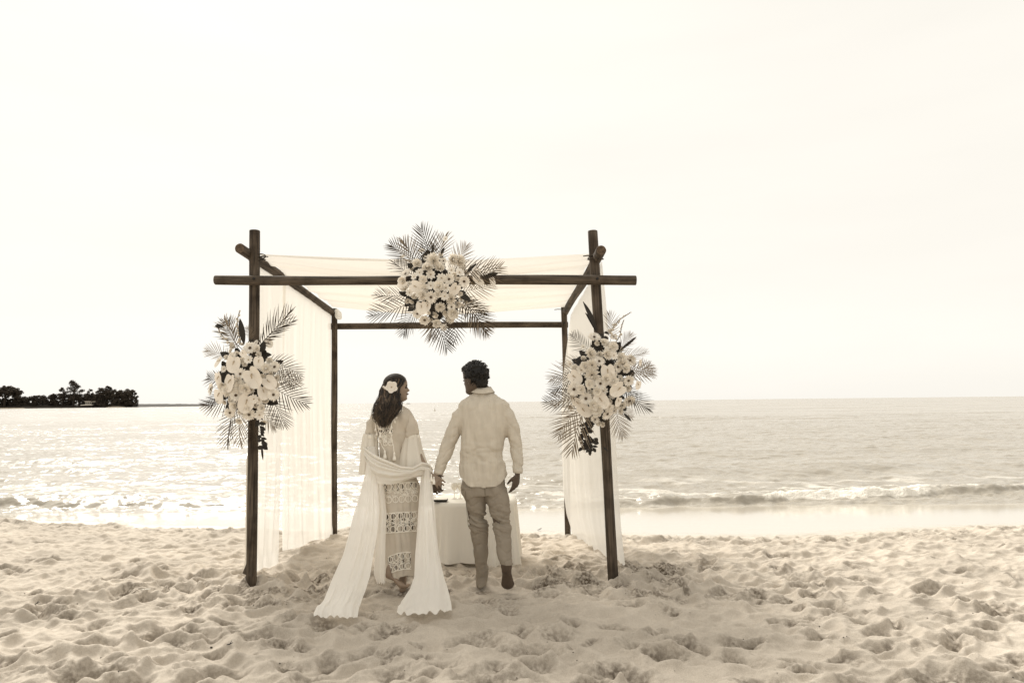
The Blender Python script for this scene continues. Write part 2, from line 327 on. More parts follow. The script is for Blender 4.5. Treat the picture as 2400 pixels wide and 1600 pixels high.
# ------------------------------------------------------------------ sea
SEA = -0.55
def breaker_y(x): return np.interp(x, [-60, -20, -10, -6, -3.5, 0, 2, 5, 8, 10.5, 20, 60], [22, 16.5, 14.3, 13.7, 13.2, 13.1, 13.3, 13.75, 14.2, 14.6, 16, 20])
def sea_h(x, y):
    yb = breaker_y(x)+(fbm(x*.9, x*0, 3, 41)-.5)*.35
    ab = np.interp(x, [-30, -12, -10, -7, -5, -1, 1, 2, 5, 8, 11, 30], [.07, .07, .065, .06, .05, .045, .06, .11, .14, .13, .12, .12])*(.75+.5*fbm(x*.5, x*0+3, 2, 43))
    d = y-yb
    h = ab*np.where(d < 0, np.exp(-(d/.13)**2), np.exp(-(d/.75)**2))
    # swells
    for (off, a, wl, s) in ((5.2, .10, .95, 51), (10.5, .09, 1.6, 52), (19, .09, 2.6, 53), (33, .1, 4.5, 54)):
        yy = breaker_y(x)+off+(fbm(x/(6+off*.4), x*0, 2, s)-.5)*(2+off*.25)
        m_ = np.clip(fbm(x/(5+off*.3)+5, y*0, 2, s+7)*2.2-.45, 0, 1)
        dd = y-yy; h = h+a*m_*np.where(dd < 0, np.exp(-(dd/(wl*.6))**2), np.exp(-(dd/(wl*1.6))**2))
    yy = breaker_y(x)+4.6+(fbm(x/5, x*0, 2, 58)-.5)*1.2; dd = y-yy; h = h+.15*np.clip((x-1.5)/3, 0, 1)*np.clip((12-x)/3, 0, 1)*np.where(dd < 0, np.exp(-(dd/.8)**2), np.exp(-(dd/1.8)**2))
    chop = 0; k0 = np.clip((y-12.6)/2.0, .0, 1)
    rng = np.random.RandomState(4)
    for i in range(26):
        wlen = .28*1.19**i; th = rng.normal(0, .38); ph = rng.rand()*6.28
        ph2 = ph+3*fbm(x/(wlen*5), y/(wlen*5), 2, 60+i)
        aa = .0065*wlen**.6*np.clip(wlen*14/np.maximum(y, 1)*.9, 0, 1) if wlen < 3 else .012*wlen**.2
        c = np.sin((x*math.sin(th)+y*math.cos(th))*2*math.pi/wlen+ph2)
        fade = np.clip(1.6-y/(wlen*90), 0, 1)
        chop = chop+aa*(1-np.abs(c)*1.0)*fade if i % 2 else chop+aa*c*fade
    h = h+k0*chop+ab*(fbm(x*3.5, y*3.5, 4, 44)-.5)*.9*np.exp(-(d/1.0)**2)+k0*(fbm(x*2.2, y*2.8, 4, 45)-.5)*.10*np.clip(45/y, .0, 1)+np.clip((y-12.7)*3, 0, 1)*np.exp(-((y-14.2)/1.3)**2)*(1-np.abs(2*fbm(x*2.6, y*4.5, 4, 46)-1)*2)*.035
    foam = ab/.2*np.exp(-((d-.38)/.42)**2)*1.1
    xn = x+(fbm(x*1.1, y*3, 3, 97)-.5)*3.0; right = 1/(1+np.exp(-(x-3.6)*1.6)); foamf = right*np.exp(-((d+.05)/.16)**2)*np.interp(xn, [0, 4.2, 5.8, 7.6, 9.6, 12], [0, 0, 1, 1, .15, .3])
    foam = np.maximum(foam*np.interp(x, [-20, -5, 0, 2, 20], [.55, .5, .4, .8, .95]), foamf*1.2)
    fn = fbm(x*3.2, y*4.5, 4, 81)
    foam = np.clip((foam*1.15-.95*fn-.02)*3.0, 0, 1)
    lace = np.clip((fbm(x*1.3, y*3.2, 4, 91)-.56)*5, 0, .55)*np.clip(1-np.abs(d-1.5)/2.6, 0, 1)
    foam = np.maximum(foam, lace)
    h = h+foam*(fbm(x*9, y*9, 3, 95)-.3)*.05
    return SEA+h, foam
ys = np.concatenate([np.linspace(11.2, 13, 30), np.geomspace(13.02, 90, 620), np.geomspace(92, 20000, 130)])
u = np.linspace(-1, 1, 760)
U, YY = np.meshgrid(u, ys); XX = (YY*.86+1)*U; XX = XX+np.sign(U)*np.clip(np.abs(U)-.93, 0, 1)**2*(6/.0049)*YY
ZZ, FO = sea_h(XX, YY)
m, t, b, out = node_mat('sea_water'); l = t.links.new
b.inputs['Base Color'].default_value = (.33, .295, .24, 1); b.inputs['Roughness'].default_value = .22; b.inputs['IOR'].default_value = 1.33; b.inputs['Specular IOR Level'].default_value = .5
geo = t.nodes.new('ShaderNodeNewGeometry')
def wnoise(sx, sy, det, dist, y0=None, y1=None):
    mpn = t.nodes.new('ShaderNodeMapping'); mpn.inputs['Scale'].default_value = (sx, sy, 1); n = t.nodes.new('ShaderNodeTexNoise')
    n.inputs['Scale'].default_value = 1; n.inputs['Detail'].default_value = det
    l(geo.outputs['Position'], mpn.inputs['Vector']); l(mpn.outputs['Vector'], n.inputs['Vector'])
    bpn = t.nodes.new('ShaderNodeBump'); bpn.inputs['Distance'].default_value = dist; bpn.inputs['Strength'].default_value = 1
    if y0 is not None:      # long swell only on the open water
        sp = t.nodes.new('ShaderNodeSeparateXYZ'); l(geo.outputs['Position'], sp.inputs[0]); q = t.nodes.new('ShaderNodeMapRange')
        q.inputs['From Min'].default_value = y0; q.inputs['From Max'].default_value = y1; q.inputs['To Max'].default_value = dist; l(sp.outputs['Y'], q.inputs['Value']); l(q.outputs['Result'], bpn.inputs['Distance'])
    l(n.outputs['Fac'], bpn.inputs['Height']); return bpn
wa = wnoise(3.2, 4.8, 3, .03); wb = wnoise(.9, 1.5, 4, .075); wc = wnoise(.22, .4, 4, .22); we = wnoise(.008, .014, 4, 10.0, 60, 250); wd_ = wnoise(.035, .07, 4, 3.0, 25, 90); l(we.outputs['Normal'], wd_.inputs['Normal']); l(wd_.outputs['Normal'], wc.inputs['Normal'])
l(wc.outputs['Normal'], wb.inputs['Normal']); l(wb.outputs['Normal'], wa.inputs['Normal']); l(wa.outputs['Normal'], b.inputs['Normal'])
fa = t.nodes.new('ShaderNodeAttribute'); fa.attribute_name = 'foam'
fb = t.nodes.new('ShaderNodeBsdfPrincipled'); fb.inputs['Base Color'].default_value = (.80, .75, .66, 1); fb.inputs['Roughness'].default_value = .8
fnz = t.nodes.new('ShaderNodeTexNoise'); fnz.inputs['Scale'].default_value = 24; fnz.inputs['Detail'].default_value = 4; l(geo.outputs['Position'], fnz.inputs['Vector'])
fbp = t.nodes.new('ShaderNodeBump'); fbp.inputs['Distance'].default_value = .03; l(fnz.outputs['Fac'], fbp.inputs['Height']); l(fbp.outputs['Normal'], fb.inputs['Normal'])
fmx = t.nodes.new('ShaderNodeMixShader'); l(fa.outputs['Fac'], fmx.inputs[0]); l(b.outputs[0], fmx.inputs[1]); l(fb.outputs[0], fmx.inputs[2]); l(fmx.outputs[0], out.inputs['Surface'])
tag(link('sea', grid_mesh('sea', XX, YY, ZZ, {'foam': FO}), m), kind='structure')

# ------------------------------------------------------------------ headland on the horizon (about a kilometre off)
HD = 1000.0
def hx(px, D=HD): return P(px, 951, D).x
def hz(dpy, D=HD): return SEA+dpy*D/FPX             # height of dpy photograph pixels above the water
rock = simple('dark_rock', (.035, .028, .02), .9, var=.4, vscale=.2)
leafd = simple('far_foliage', (.06, .048, .035), .9, var=.5, vscale=.25, attr='tone')
trunkm = simple('far_trunk', (.05, .04, .03), .9)
whitew = simple('white_wall', (.66, .61, .52), .8)
xs = np.linspace(hx(-260), hx(345), 160); ysn = np.linspace(HD-12, HD+260, 30)
XX, YY = np.meshgrid(xs, ysn); ft = (XX-xs[0])/(xs[-1]-xs[0])
prof = np.interp(XX, [hx(-260), hx(0), hx(230), hx(300), hx(332), hx(345)], [9, 5, 4.5, 3.5, .6, -1])
ZZ = SEA-1.5+np.clip((YY-(HD-12))/22, 0, 1)**.6*(prof+1.5)+(fbm(XX*.12, YY*.12, 4, 3)-.5)*2.2*np.clip((YY-HD+12)/10, 0, 1)
ZZ[-1] = SEA-3
tag(link('headland', grid_mesh('headland', XX, YY, ZZ), rock), kind='structure')
sandm = simple('pale_shingle', (.42, .36, .27), .9, var=.2, vscale=.3)
for (a, b_, h) in ((-40, 70, 1.3), (262, 300, 1.6)):
    mb = MB(); n = 30; r0 = []; r1 = []; r2 = []
    for i in range(n+1):
        x = lerp(hx(a), hx(b_), i/n); k = math.sin(math.pi*i/n)**.4+.01
        r0.append((x, HD-16, SEA-.5)); r1.append((x, HD-14.5, SEA+h*k*random.uniform(.6, 1))); r2.append((x, HD+3, SEA+h*k*.8+.4))
    mb.sheet([r0, r1, r2]); tag(obj('shingle_shore', mb, sandm), kind='structure')

def clump(mb, c, r, n, rng, size, squash=.75, tone=(.6, 1.4)):
    for i in range(n):
        d = Vector((rng.gauss(0, 1), rng.gauss(0, 1), rng.gauss(0, 1))).normalized()*(rng.random()**.4)
        p = Vector(c)+Vector((d.x*r, d.y*r, d.z*r*squash))
        a = Vector((rng.gauss(0, 1), rng.gauss(0, 1), rng.gauss(0, 1))).normalized(); b2 = a.orthogonal().normalized(); s = size*rng.uniform(.5, 1.2)
        q = a.cross(b2); mb.add([p+b2*s, p+q*s*.7, p-b2*s, p-q*s*.7], [(0, 1, 2, 3)], rng.uniform(*tone))
def far_tree(name, label, cat, px, w_, base, top, kind, D=HD, group=None, seed=1):
    rng = random.Random(seed); x = hx(px, D); H = (top+3)*D/FPX; W2 = w_*D/FPX/2; B = base*D/FPX
    t = thing(name, (x, D, SEA+1), label, cat, group); z0 = SEA+1
    tk = MB(); cr = MB()
    tk.tube([(x, D, z0-2), (x+W2*.05, D, z0+H*.5), (x-W2*.05, D, z0+H*.8)], [W2*.09+.3, W2*.06+.2, .2], 7)
    if kind == 'umbrella':
        for i in range(90):
            a = rng.random()*6.28; r = W2*math.sqrt(rng.random()); zz = z0+H-(r/W2)**2*H*.16-H*.36*rng.random()
            clump(cr, (x+r*math.cos(a), D+r*math.sin(a), zz-H*.05), W2*.22, 60, rng, W2*.07, .6)
        for a in range(8):
            tk.tube([(x, D, z0+H*.35), (x+W2*.6*math.cos(a*.79), D+W2*.6*math.sin(a*.79), z0+H*.82)], [.35, .2], 5)
    elif kind == 'spiky':
        for i in range(30):
            zz = H*(.38+.6*rng.random()); lr = W2*(1.1-zz/H)*rng.uniform(.4, 1.5)+W2*.18; a = rng.random()*6.28
            e = (x+lr*math.cos(a), D+lr*math.sin(a), z0+zz+lr*.5)
            tk.tube([(x, D, z0+zz-lr*.2), e], [.28, .12], 4); clump(cr, e, W2*.30, 70, rng, W2*.075, .8)
        clump(cr, (x, D, z0+H*.35), W2*.6, 200, rng, W2*.09)
        tk.tube([(x, D, z0+H*.6), (x+W2*.1, D, z0+H*.97)], [.35, .15], 5)
    else:
        for i in range(110):
            a = rng.random()*6.28; r = W2*.9*math.sqrt(rng.random()); zz = B+(H-B)*rng.uniform(-.1, .92)*(1-.32*(r/W2)**2)
            clump(cr, (x+r*math.cos(a), D+r*math.sin(a), z0+zz), W2*.24, 60, rng, W2*.08)
            if i % 3 == 0: tk.tube([(x, D, z0+B), (x+r*math.cos(a), D+r*math.sin(a), z0+zz)], [.4, .15], 4)
    obj('trunk', tk, trunkm, t); obj('crown', cr, leafd, t, color=True)
far_tree('umbrella_pine', 'broad flat-topped umbrella pine at the far left edge of the headland', 'tree', 10, 62, 20, 49, 'umbrella', seed=2)
far_tree('tall_tree', 'tallest spindly tree rising above the middle of the headland', 'tree', 172, 34, 6, 56, 'spiky', seed=3)
far_tree('small_spindly_tree', 'short thin-topped tree just left of the tallest spindly one', 'tree', 146, 22, 6, 41, 'spiky', seed=4)
far_tree('spindly_sapling', 'thin open sapling between the tallest tree and the right-hand grove', 'tree', 209, 20, 6, 38, 'spiky', seed=9)
LB = ['bushy dark tree starting the grove on the headland point, above the white house end', 'highest bushy tree of the grove near the headland point',
      'rounded dark tree in the middle of the headland grove', 'wide dark tree second from the tip of the headland', 'outermost leaning tree at the tip of the headland grove']
for i, (px, w_, top) in enumerate(((231, 32, 43), (250, 32, 48), (271, 34, 44), (292, 34, 41), (309, 26, 38))):
    far_tree('grove_tree', LB[i], 'tree', px, w_, 5, top, 'bushy', group='trees of the grove on the headland point', seed=20+i)
LB = ['low dark hedge-like thicket under the umbrella pine', 'even-topped thicket between the umbrella pine and the taller scrub', 'smooth-topped dark thicket left of the spindly trees',
      'dense thicket at the foot of the tallest spindly tree', 'low dark scrub left of the white house', 'low scrub right behind the white house']
for i, (px, w_, top) in enumerate(((10, 60, 20), (55, 56, 24), (96, 54, 27), (140, 50, 30), (178, 44, 30), (212, 34, 27))):
    rng = random.Random(40+i); x = hx(px); t = thing('thicket', (x, HD+6, SEA), LB[i], 'bushes', 'thickets along the headland')
    cr = MB(); st = MB(); W2 = w_*HD/FPX/2; H = (top+4)*HD/FPX
    for k in range(130):
        xx = rng.uniform(-1, 1)*W2; zz = rng.uniform(.15, .93)*H
        clump(cr, (x+xx, HD+6+rng.uniform(-4, 6), SEA+zz), 2.6, 40, rng, .95, .7, (.5, 1.3))
    st.tube([(x, HD+6, SEA), (x+W2*.1, HD+6, SEA+H*.7)], [.5, .2], 5)
    obj('foliage', cr, leafd, t, color=True); obj('trunk', st, trunkm, t)
# white house with terraces among the trees
x0, x1 = hx(196), hx(226); t = thing('white_house', ((x0+x1)/2, HD-4, SEA+3), 'long low white house with dark window openings among the headland trees', 'house')
mb = MB(); mb.box(((x0+x1)/2+1.5, HD+1, hz(11.5)), (x1-x0-4, 8, 3.9)); obj('wall', mb, whitew, t, smooth=False)
mb = MB(); mb.box(((x0+x1)/2+1.5, HD+1, hz(11.5)+2.2), (x1-x0-2, 9.5, .5)); obj('roof', mb, simple('pale_roof', (.5, .45, .37), .8), t, smooth=False)
mb = MB(); mb.box(((x0+x1)/2-1, HD-5, hz(6.4)), (x1-x0-1, 3, 1.2)); obj('terrace', mb, whitew, t, smooth=False)
dk = simple('dark_opening', (.02, .017, .013), .4)
wb_ = MB(); wb_.box((0, 0, 0), (1.7, .3, 2.0)); wme = wb_.mesh('window', smooth=False); wme.materials.append(dk)
for i in range(6):
    o = link('window', wme, None, t); o.location = Vector((x0+4+i*2.55, HD-3.1, hz(11.3)))-t.location
# low reef running out from the point
for (a, b_, hh, nm, lb) in ((328, 420, 1.3, 'reef', 'thin low rocky reef running out from the headland point'), (425, 486, 1.6, 'reef', 'dark low rocks on the horizon left of the left flower arrangement'),
                       (951, 962, 1.6, 'reef', 'tiny dark rock on the horizon beside the woman\'s chin')):
    mb = MB(); n = 40; rows = [[], [], []]
    for i in range(n+1):
        x = lerp(hx(a, 1300), hx(b_, 1300), i/n); k = (.15+.85*random.random())*math.sin(math.pi*min(1, max(0, i/n)))**.3
        rows[0].append((x, 1296, SEA-1)); rows[1].append((x, 1300, SEA+hh*k+.2)); rows[2].append((x, 1306, SEA-1))
    mb.sheet(rows); tag(obj(nm, mb, rock), lb, 'reef')
mb = MB(); bx = P(1019, 950, 160); mb.ell((bx.x, 160, SEA+.1), (.22, .22, .3)); mb.tube([(bx.x, 160, SEA+.3), (bx.x, 160, SEA+1.0)], [.07, .04], 6)
tag(obj('buoy', mb, simple('grey_buoy', (.55, .5, .42), .6)), 'tiny pale buoy on the sea right of the woman\'s face', 'buoy')

# ------------------------------------------------------------------ arbour of round poles
m, t, b, out = node_mat('weathered_wood'); l = t.links.new
tcn = t.nodes.new('ShaderNodeTexCoord'); at = t.nodes.new('ShaderNodeAttribute'); at.attribute_name = 'grain'
mpn = t.nodes.new('ShaderNodeMapping'); mpn.inputs['Scale'].default_value = (60, 60, 3)
n1 = t.nodes.new('ShaderNodeTexNoise'); n1.inputs['Scale'].default_value = 1; n1.inputs['Detail'].default_value = 6; n1.inputs['Distortion'].default_value = .4
l(at.outputs['Vector'], mpn.inputs['Vector']); l(mpn.outputs['Vector'], n1.inputs['Vector'])
n2 = t.nodes.new('ShaderNodeTexNoise'); n2.inputs['Scale'].default_value = 5; n2.inputs['Detail'].default_value = 5; l(at.outputs['Vector'], n2.inputs['Vector'])
r1 = t.nodes.new('ShaderNodeValToRGB'); r1.color_ramp.elements[0].position = .32; r1.color_ramp.elements[1].position = .68
r1.color_ramp.elements[0].color = (.032, .024, .016, 1); r1.color_ramp.elements[1].color = (.13, .10, .072, 1); l(n1.outputs['Fac'], r1.inputs['Fac'])
r2 = t.nodes.new('ShaderNodeValToRGB'); r2.color_ramp.elements[0].position = .34; r2.color_ramp.elements[1].position = .55
r2.color_ramp.elements[0].color = (.42, .38, .34, 1); r2.color_ramp.elements[1].color = (1, 1, 1, 1); l(n2.outputs['Fac'], r2.inputs['Fac'])
mm = t.nodes.new('ShaderNodeMix'); mm.data_type = 'RGBA'; mm.blend_type = 'MULTIPLY'; mm.inputs[0].default_value = 1
l(r1.outputs['Color'], mm.inputs[6]); l(r2.outputs['Color'], mm.inputs[7]); l(mm.outputs[2], b.inputs['Base Color'])
b.inputs['Roughness'].default_value = .75; b.inputs['Specular IOR Level'].default_value = .25
bpn = t.nodes.new('ShaderNodeBump'); bpn.inputs['Distance'].default_value = .003; l(n1.outputs['Fac'], bpn.inputs['Height']); l(bpn.outputs['Normal'], b.inputs['Normal'])
WOOD = m
endm = simple('cut_end_grain', (.10, .07, .045), .9, var=.5, vscale=40)
bolt_m = simple('dark_bolt', (.015, .012, .01), .5)
def pole(name, a, b_, r, parent, seed, ends=True):
    a = Vector(a); b_ = Vector(b_); d = b_-a; Ln = d.length; d.normalize(); x = d.orthogonal().normalized(); y = d.cross(x)
    n = 24; ns = max(8, int(Ln/.08)); rng = np.random.RandomState(seed); ph = rng.rand(6)*6.28
    co = []; gr = []; fs = []
    rr = lambda s, th: r*(1+.025*math.sin(s*2.1+ph[0])+.02*math.sin(s*5.3+ph[1])+.02*math.sin(th*2+s*1.3+ph[2])+.012*math.sin(th*5+s*3+ph[3]))
    ax = lambda s: x*(.008*math.sin(s*1.1+ph[4])-.008*math.sin(ph[4]))+y*.007*math.sin(s*1.7+ph[5])
    S = [0, .004]+[Ln*i/ns for i in range(1, ns)]+[Ln-.004, Ln]
    for k, s in enumerate(S):
        e = .93 if k in (0, len(S)-1) else 1
        for j in range(n):
            th = 2*math.pi*j/n; q = rr(s, th)*e; co.append(a+d*s+ax(s)+(x*math.cos(th)+y*math.sin(th))*q); gr.append((math.cos(th)*r, math.sin(th)*r, s+seed*3.7))
    for k in range(len(S)-1):
        for j in range(n): fs.append((k*n+j, k*n+(j+1) % n, (k+1)*n+(j+1) % n, (k+1)*n+j))
    off = ORG[parent.name]; me = bpy.data.meshes.new(name)
    nb = len(fs); fs.append(tuple(reversed(range(n)))); fs.append(tuple((len(S)-1)*n+j for j in range(n)))
    me.from_pydata([tuple(p-off) for p in co], [], fs); me.polygons.foreach_set('use_smooth', [True]*nb+[False]*2)
    g = me.attributes.new('grain', 'FLOAT_VECTOR', 'POINT'); g.data.foreach_set('vector', [c for p in gr for c in p])
    me.materials.append(WOOD); me.materials.append(endm); me.polygons[nb].material_index = 1; me.polygons[nb+1].material_index = 1
    o = bpy.data.objects.new(name, me); COL.objects.link(o); o.parent = parent; ORG[o.name] = off; return o
FL0, FL1 = P(590, 1352, 5.9), P(600, 541, 5.9)
FR0, FR1 = P(1439.5, 1352, 5.9), P(1391, 541, 5.9)
RL0, RL1 = P(783, 1256, 8.85), P(781.5, 723, 8.85)
RR0, RR1 = P(1332, 1262, 8.85), P(1320, 715, 8.85)
arb = thing('wooden_arbor', ((FL0.x+FR0.x)/2, 7.4, gz(-.9, 7.2)), 'brown round-pole wedding arbor standing on the beach around the couple', 'arbor')
pole('post', FL0-Vector((0, 0, .1)), FL1, .0435, arb, 1); pole('post', FR0-Vector((0, 0, .1)), FR1, .0435, arb, 2)
pole('post', RL0-Vector((0, 0, .1)), RL1, .0385, arb, 3); pole('post', RR0-Vector((0, 0, .1)), RR1, .0385, arb, 4)
BF0, BF1 = P(504, 655, 5.808), P(1491, 657, 5.808)
pole('front_beam', BF0, BF1, .041, arb, 5)
pole('rear_beam', P(769.5, 764, 8.93), P(1331, 760, 8.93), .042, arb, 6)
SL0, SL1 = P(562, 582, 5.70), P(781, 733, 8.93)
SR0, SR1 = P(1409, 586, 5.60), P(1327, 731, 8.93)
pole('side_beam', SL0, SL1, .0425, arb, 7); pole('side_beam', SR0, SR1, .0425, arb, 8)
for (px, py, D) in ((595, 653, 5.767), (1400, 653, 5.767), (778.5, 764, 8.81), (1322.5, 757, 8.81)):
    mb = MB(); c = P(px, py, D); mb.tube([c+Vector((0, .004, 0)), c-Vector((0, .008, 0))], [.013, .011], 10); obj('bolt', mb, bolt_m, arb)
# rope lashings where the side beams meet the posts
ropem = simple('dark_rope', (.05, .038, .026), .9, bump=.002, bscale=200)
for (px, py, D, sx) in ((603, 606, 5.93, 1), (1396, 604, 5.88, -1)):
    c = P(px, py, D); mb = MB()
    for k in range(3):
        pts = [c+Vector((.068*math.cos(a), .072*math.sin(a), .012*(k-1)+.02*math.sin(a+k))) for a in np.linspace(0, 6.28, 20)]
        mb.tube(pts, .0045, 6)
    mb.tube([c+Vector((sx*.03, -.05, .0)), c+Vector((sx*.075, -.06, .008)), c+Vector((sx*.115, -.05, .004))], [.008, .006, .0045], 6)
    obj('lashing', mb, ropem, arb)
mb = MB()
c = P(1312, 725, 8.82); mb.tube([c+Vector((.04, 0, 0)), c+Vector((-.03, -.02, 0)), c+Vector((-.07, -.01, -.004))], .005, 6); obj('lashing', mb, ropem, arb)
# knotted rosette of cloth at the rear left corner
c = P(793, 738, 8.80); mb = MB(); mb.ell(c, (.045, .04, .06)); mb.ell(c+Vector((-.02, 0, .05)), (.03, .03, .03)); mb.ell(c+Vector((.02, -.01, -.03)), (.03, .03, .035))
knot = remesh(mb, .006, 2)
# dark wedge added for the cloth shade beside the left post foot
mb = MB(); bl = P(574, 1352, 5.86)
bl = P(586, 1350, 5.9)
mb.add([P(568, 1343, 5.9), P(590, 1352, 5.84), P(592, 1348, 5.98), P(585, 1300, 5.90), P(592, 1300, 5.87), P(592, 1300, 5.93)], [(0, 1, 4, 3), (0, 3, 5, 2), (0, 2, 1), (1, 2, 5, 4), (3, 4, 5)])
obj('shade_wedge', mb, WOOD, arb, smooth=False)

# ------------------------------------------------------------------ sheer drapes
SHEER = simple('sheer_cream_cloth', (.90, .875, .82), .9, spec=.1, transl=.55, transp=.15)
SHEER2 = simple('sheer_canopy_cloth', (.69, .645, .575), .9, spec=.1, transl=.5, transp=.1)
# canopy stretched between the side beams
rows = []
NV, NU = 90, 60
FA, FB, RA, RB = P(604, 598, 6.02), P(1390, 599, 6.02), P(784, 719, 8.8), P(1324, 717, 8.8)
for i in range(NV+1):
    v = i/NV; row = []
    for j in range(NU+1):
        s = j/NU; p = FA.lerp(RA, v).lerp(FB.lerp(RB, v), s); mid = math.sin(math.pi*s)
        f = .040*math.sin(v*38+1.2*math.sin(s*2.2+v*3))+.022*math.sin(v*83+2*s)+.012*math.sin(v*151-3*s)
        p = p+Vector((0, .05*math.sin(v*12+3*s)*mid, (-.055-.05*math.sin(v*9.2+.6))*mid+f*(.35+.65*mid)))
        row.append(p)
    rows.append(row)
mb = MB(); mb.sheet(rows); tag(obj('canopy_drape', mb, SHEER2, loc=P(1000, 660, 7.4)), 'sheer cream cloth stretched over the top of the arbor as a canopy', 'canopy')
def curtain(top, bot, nf, amp, seed, label, left_edge=None, right_edge=None, mat=SHEER, group='sheer curtains hanging from the arbor', nrow=40, nfl=1.0, bow=0):
    """top/bot = (front point, back point); folds run down the cloth"""
    rng = random.Random(seed); nc = int(nf*14); rows = []; A0, A1 = top; B0, B1 = bot
    wid = (B1-B0); nrm = Vector((wid.y, -wid.x, 0)).normalized()
    SS, VV = np.meshgrid(np.arange(nc+1)/nc, np.arange(nrow+1)/nrow); FBN = fbm(SS*nf*2.3+seed*7+VV*.4, VV*1.1+seed, 3, 88)
    for i in range(nrow+1):
        v = i/nrow; row = []
        for j in range(nc+1):
            s = j/nc; p = A0.lerp(A1, s).lerp(B0.lerp(B1, s), v)
            w_ = (.35+.65*min(1, v*2.2))
            f = amp*w_*5.0*(float(FBN[i, j])-.5)
            f += .02*math.sin(v*5+seed)*math.sin(math.pi*s)
            p = p+nrm*f+nrm*bow*math.sin(math.pi*v)
            if i == nrow: p = p+Vector((0, 0, .012*math.sin(s*9+seed)))
            if i >= nrow-1: p = p+nrm*.01*math.sin(s*17+seed)
            row.append(p)
        rows.append(row)
    mb = MB(); mb.sheet(rows)
    o = obj('curtain', mb, mat, loc=B0.lerp(B1, .5)); tag(o, label, 'curtain', group); return o
def on_beam(b0, b1, D, dz=-.03): t_ = (D-b0.y)/(b1.y-b0.y); p = b0.lerp(b1, t_); p.z += dz; return p
curtain((on_beam(SL0, SL1, 6.85), on_beam(SL0, SL1, 8.82)), (P(662, 1290, 6.95), P(779, 1254, 8.82)), 6, .009, 3, 'widest sheer curtain on the left side, reaching back to the rear post')
curtain((on_beam(SL0, SL1, 6.05), on_beam(SL0, SL1, 6.95)), (P(601, 1338, 6.05), P(653, 1322, 6.55)), 3, .008, 5, 'narrow sheer curtain just right of the left front post')
# gathered edge of cloth behind and left of the left front post
rows = []
for i in range(41):
    v = i/40; py = lerp(960, 1344, v); row = []
    l_ = interp(py, [960, 1050, 1080, 1200, 1300, 1320, 1344], [590, 583, 577, 575.5, 575, 573, 568.5]); r_ = interp(py, [960, 1080, 1300, 1315, 1344], [594, 592, 594, 590, 575])
    for j in range(25):
        s = j/24; row.append(P(lerp(l_, r_, s), py, 6.03-.08*s+.016*math.sin(s*14+v)))
    rows.append(row)
mb = MB(); mb.sheet(rows); tag(obj('curtain', mb, simple('gathered_cloth', (.66, .61, .52), .9, spec=.1, transl=.25), loc=P(580, 1340, 6)), 'thin gathered strip of cloth tucked behind the left edge of the left front post', 'curtain', 'sheer curtains hanging from the arbor')
# right side curtain, seen nearly edge on
le = [(1338, 737), (1326, 830), (1317, 900), (1315, 960), (1316, 1060), (1319, 1150), (1327, 1205), (1346, 1264)]
re = [(1411, 612), (1420, 700), (1428, 800), (1436, 900), (1443, 1010), (1449, 1110), (1457, 1230), (1467, 1322)]
rows = []; n = 60
for i in range(n+1):
    v = i/n*7; k = min(6, int(v)); fr = v-k
    lx, ly = [lerp(le[k][q], le[k+1][q], fr) for q in (0, 1)]; rx, ry = [lerp(re[k][q], re[k+1][q], fr) for q in (0, 1)]
    row = []
    A = P(lx, ly, 8.72-.25*math.sin(math.pi*i/n)); B = P(rx, ry, 6.02)
    for j in range(91):
        s = j/90; p = A.lerp(B, s); w_ = .4+.6*min(1, i/n*2)
        p = p+Vector(((.006*math.sin(s*30+.6*math.sin(i/n*3))+.003*math.sin(s*71+i/n*2))*w_, 0, 0))
        if i == n: p.z += .02*math.sin(s*25)
        row.append(p)
    rows.append(row)
mb = MB(); mb.sheet(rows); tag(obj('curtain', mb, SHEER, loc=P(1400, 1290, 7)), 'sheer curtain on the right side behind the right front post, billowing at its rear edge', 'curtain', 'sheer curtains hanging from the arbor')
tag(link('cloth_knot', knot.mesh('cloth_knot', P(793, 738, 8.8)), SHEER, loc=P(793, 738, 8.8)), 'small knot of cream cloth at the rear left post top', 'cloth knot')

# ------------------------------------------------------------------ table and cloth
CLOTH = simple('white_linen', (.82, .78, .70), .9, spec=.1, transl=.12, bump=.001, bscale=300)
TC = P(1113, 1168, 6.95); TC.z = P(1113, 1178, 6.62).z; TW = .405
g0 = gz(TC.x, TC.y)
tb = thing('table', (TC.x, TC.y, g0), 'small low table hidden under a white cloth between the couple', 'table')
darkw = simple('dark_table_wood', (.06, .045, .03), .6, var=.3, vscale=20)
mb = MB(); mb.rings([[(TC.x+.93*TW*math.cos(a), TC.y+.30*math.sin(a), TC.z-dz) for a in [6.2832*q/40 for q in range(40)]] for dz in (.03, .006)]); obj('tabletop', mb, darkw, tb, smooth=False)
for sx in (-1, 1):
    for sy in (-1, 1):
        mb = MB(); mb.box((TC.x+sx*(TW-.18), TC.y+sy*.16, (TC.z-.03+g0-.05)/2), (.04, .04, TC.z-.03-g0+.05)); obj('leg', mb, darkw, tb, smooth=False)
rows = []; N = 160
def ringpt(th, k):
    c, s = math.cos(th), math.sin(th); e = .62
    return Vector((TW*k*abs(c)**e*(1 if c > 0 else -1), .34*k*abs(s)**e*(1 if s > 0 else -1), 0))
for i, k in enumerate([.02, .3, .6, .9, .985]): rows.append([Vector((TC.x, TC.y, TC.z))+ringpt(2*math.pi*j/N, k) for j in range(N+1)])
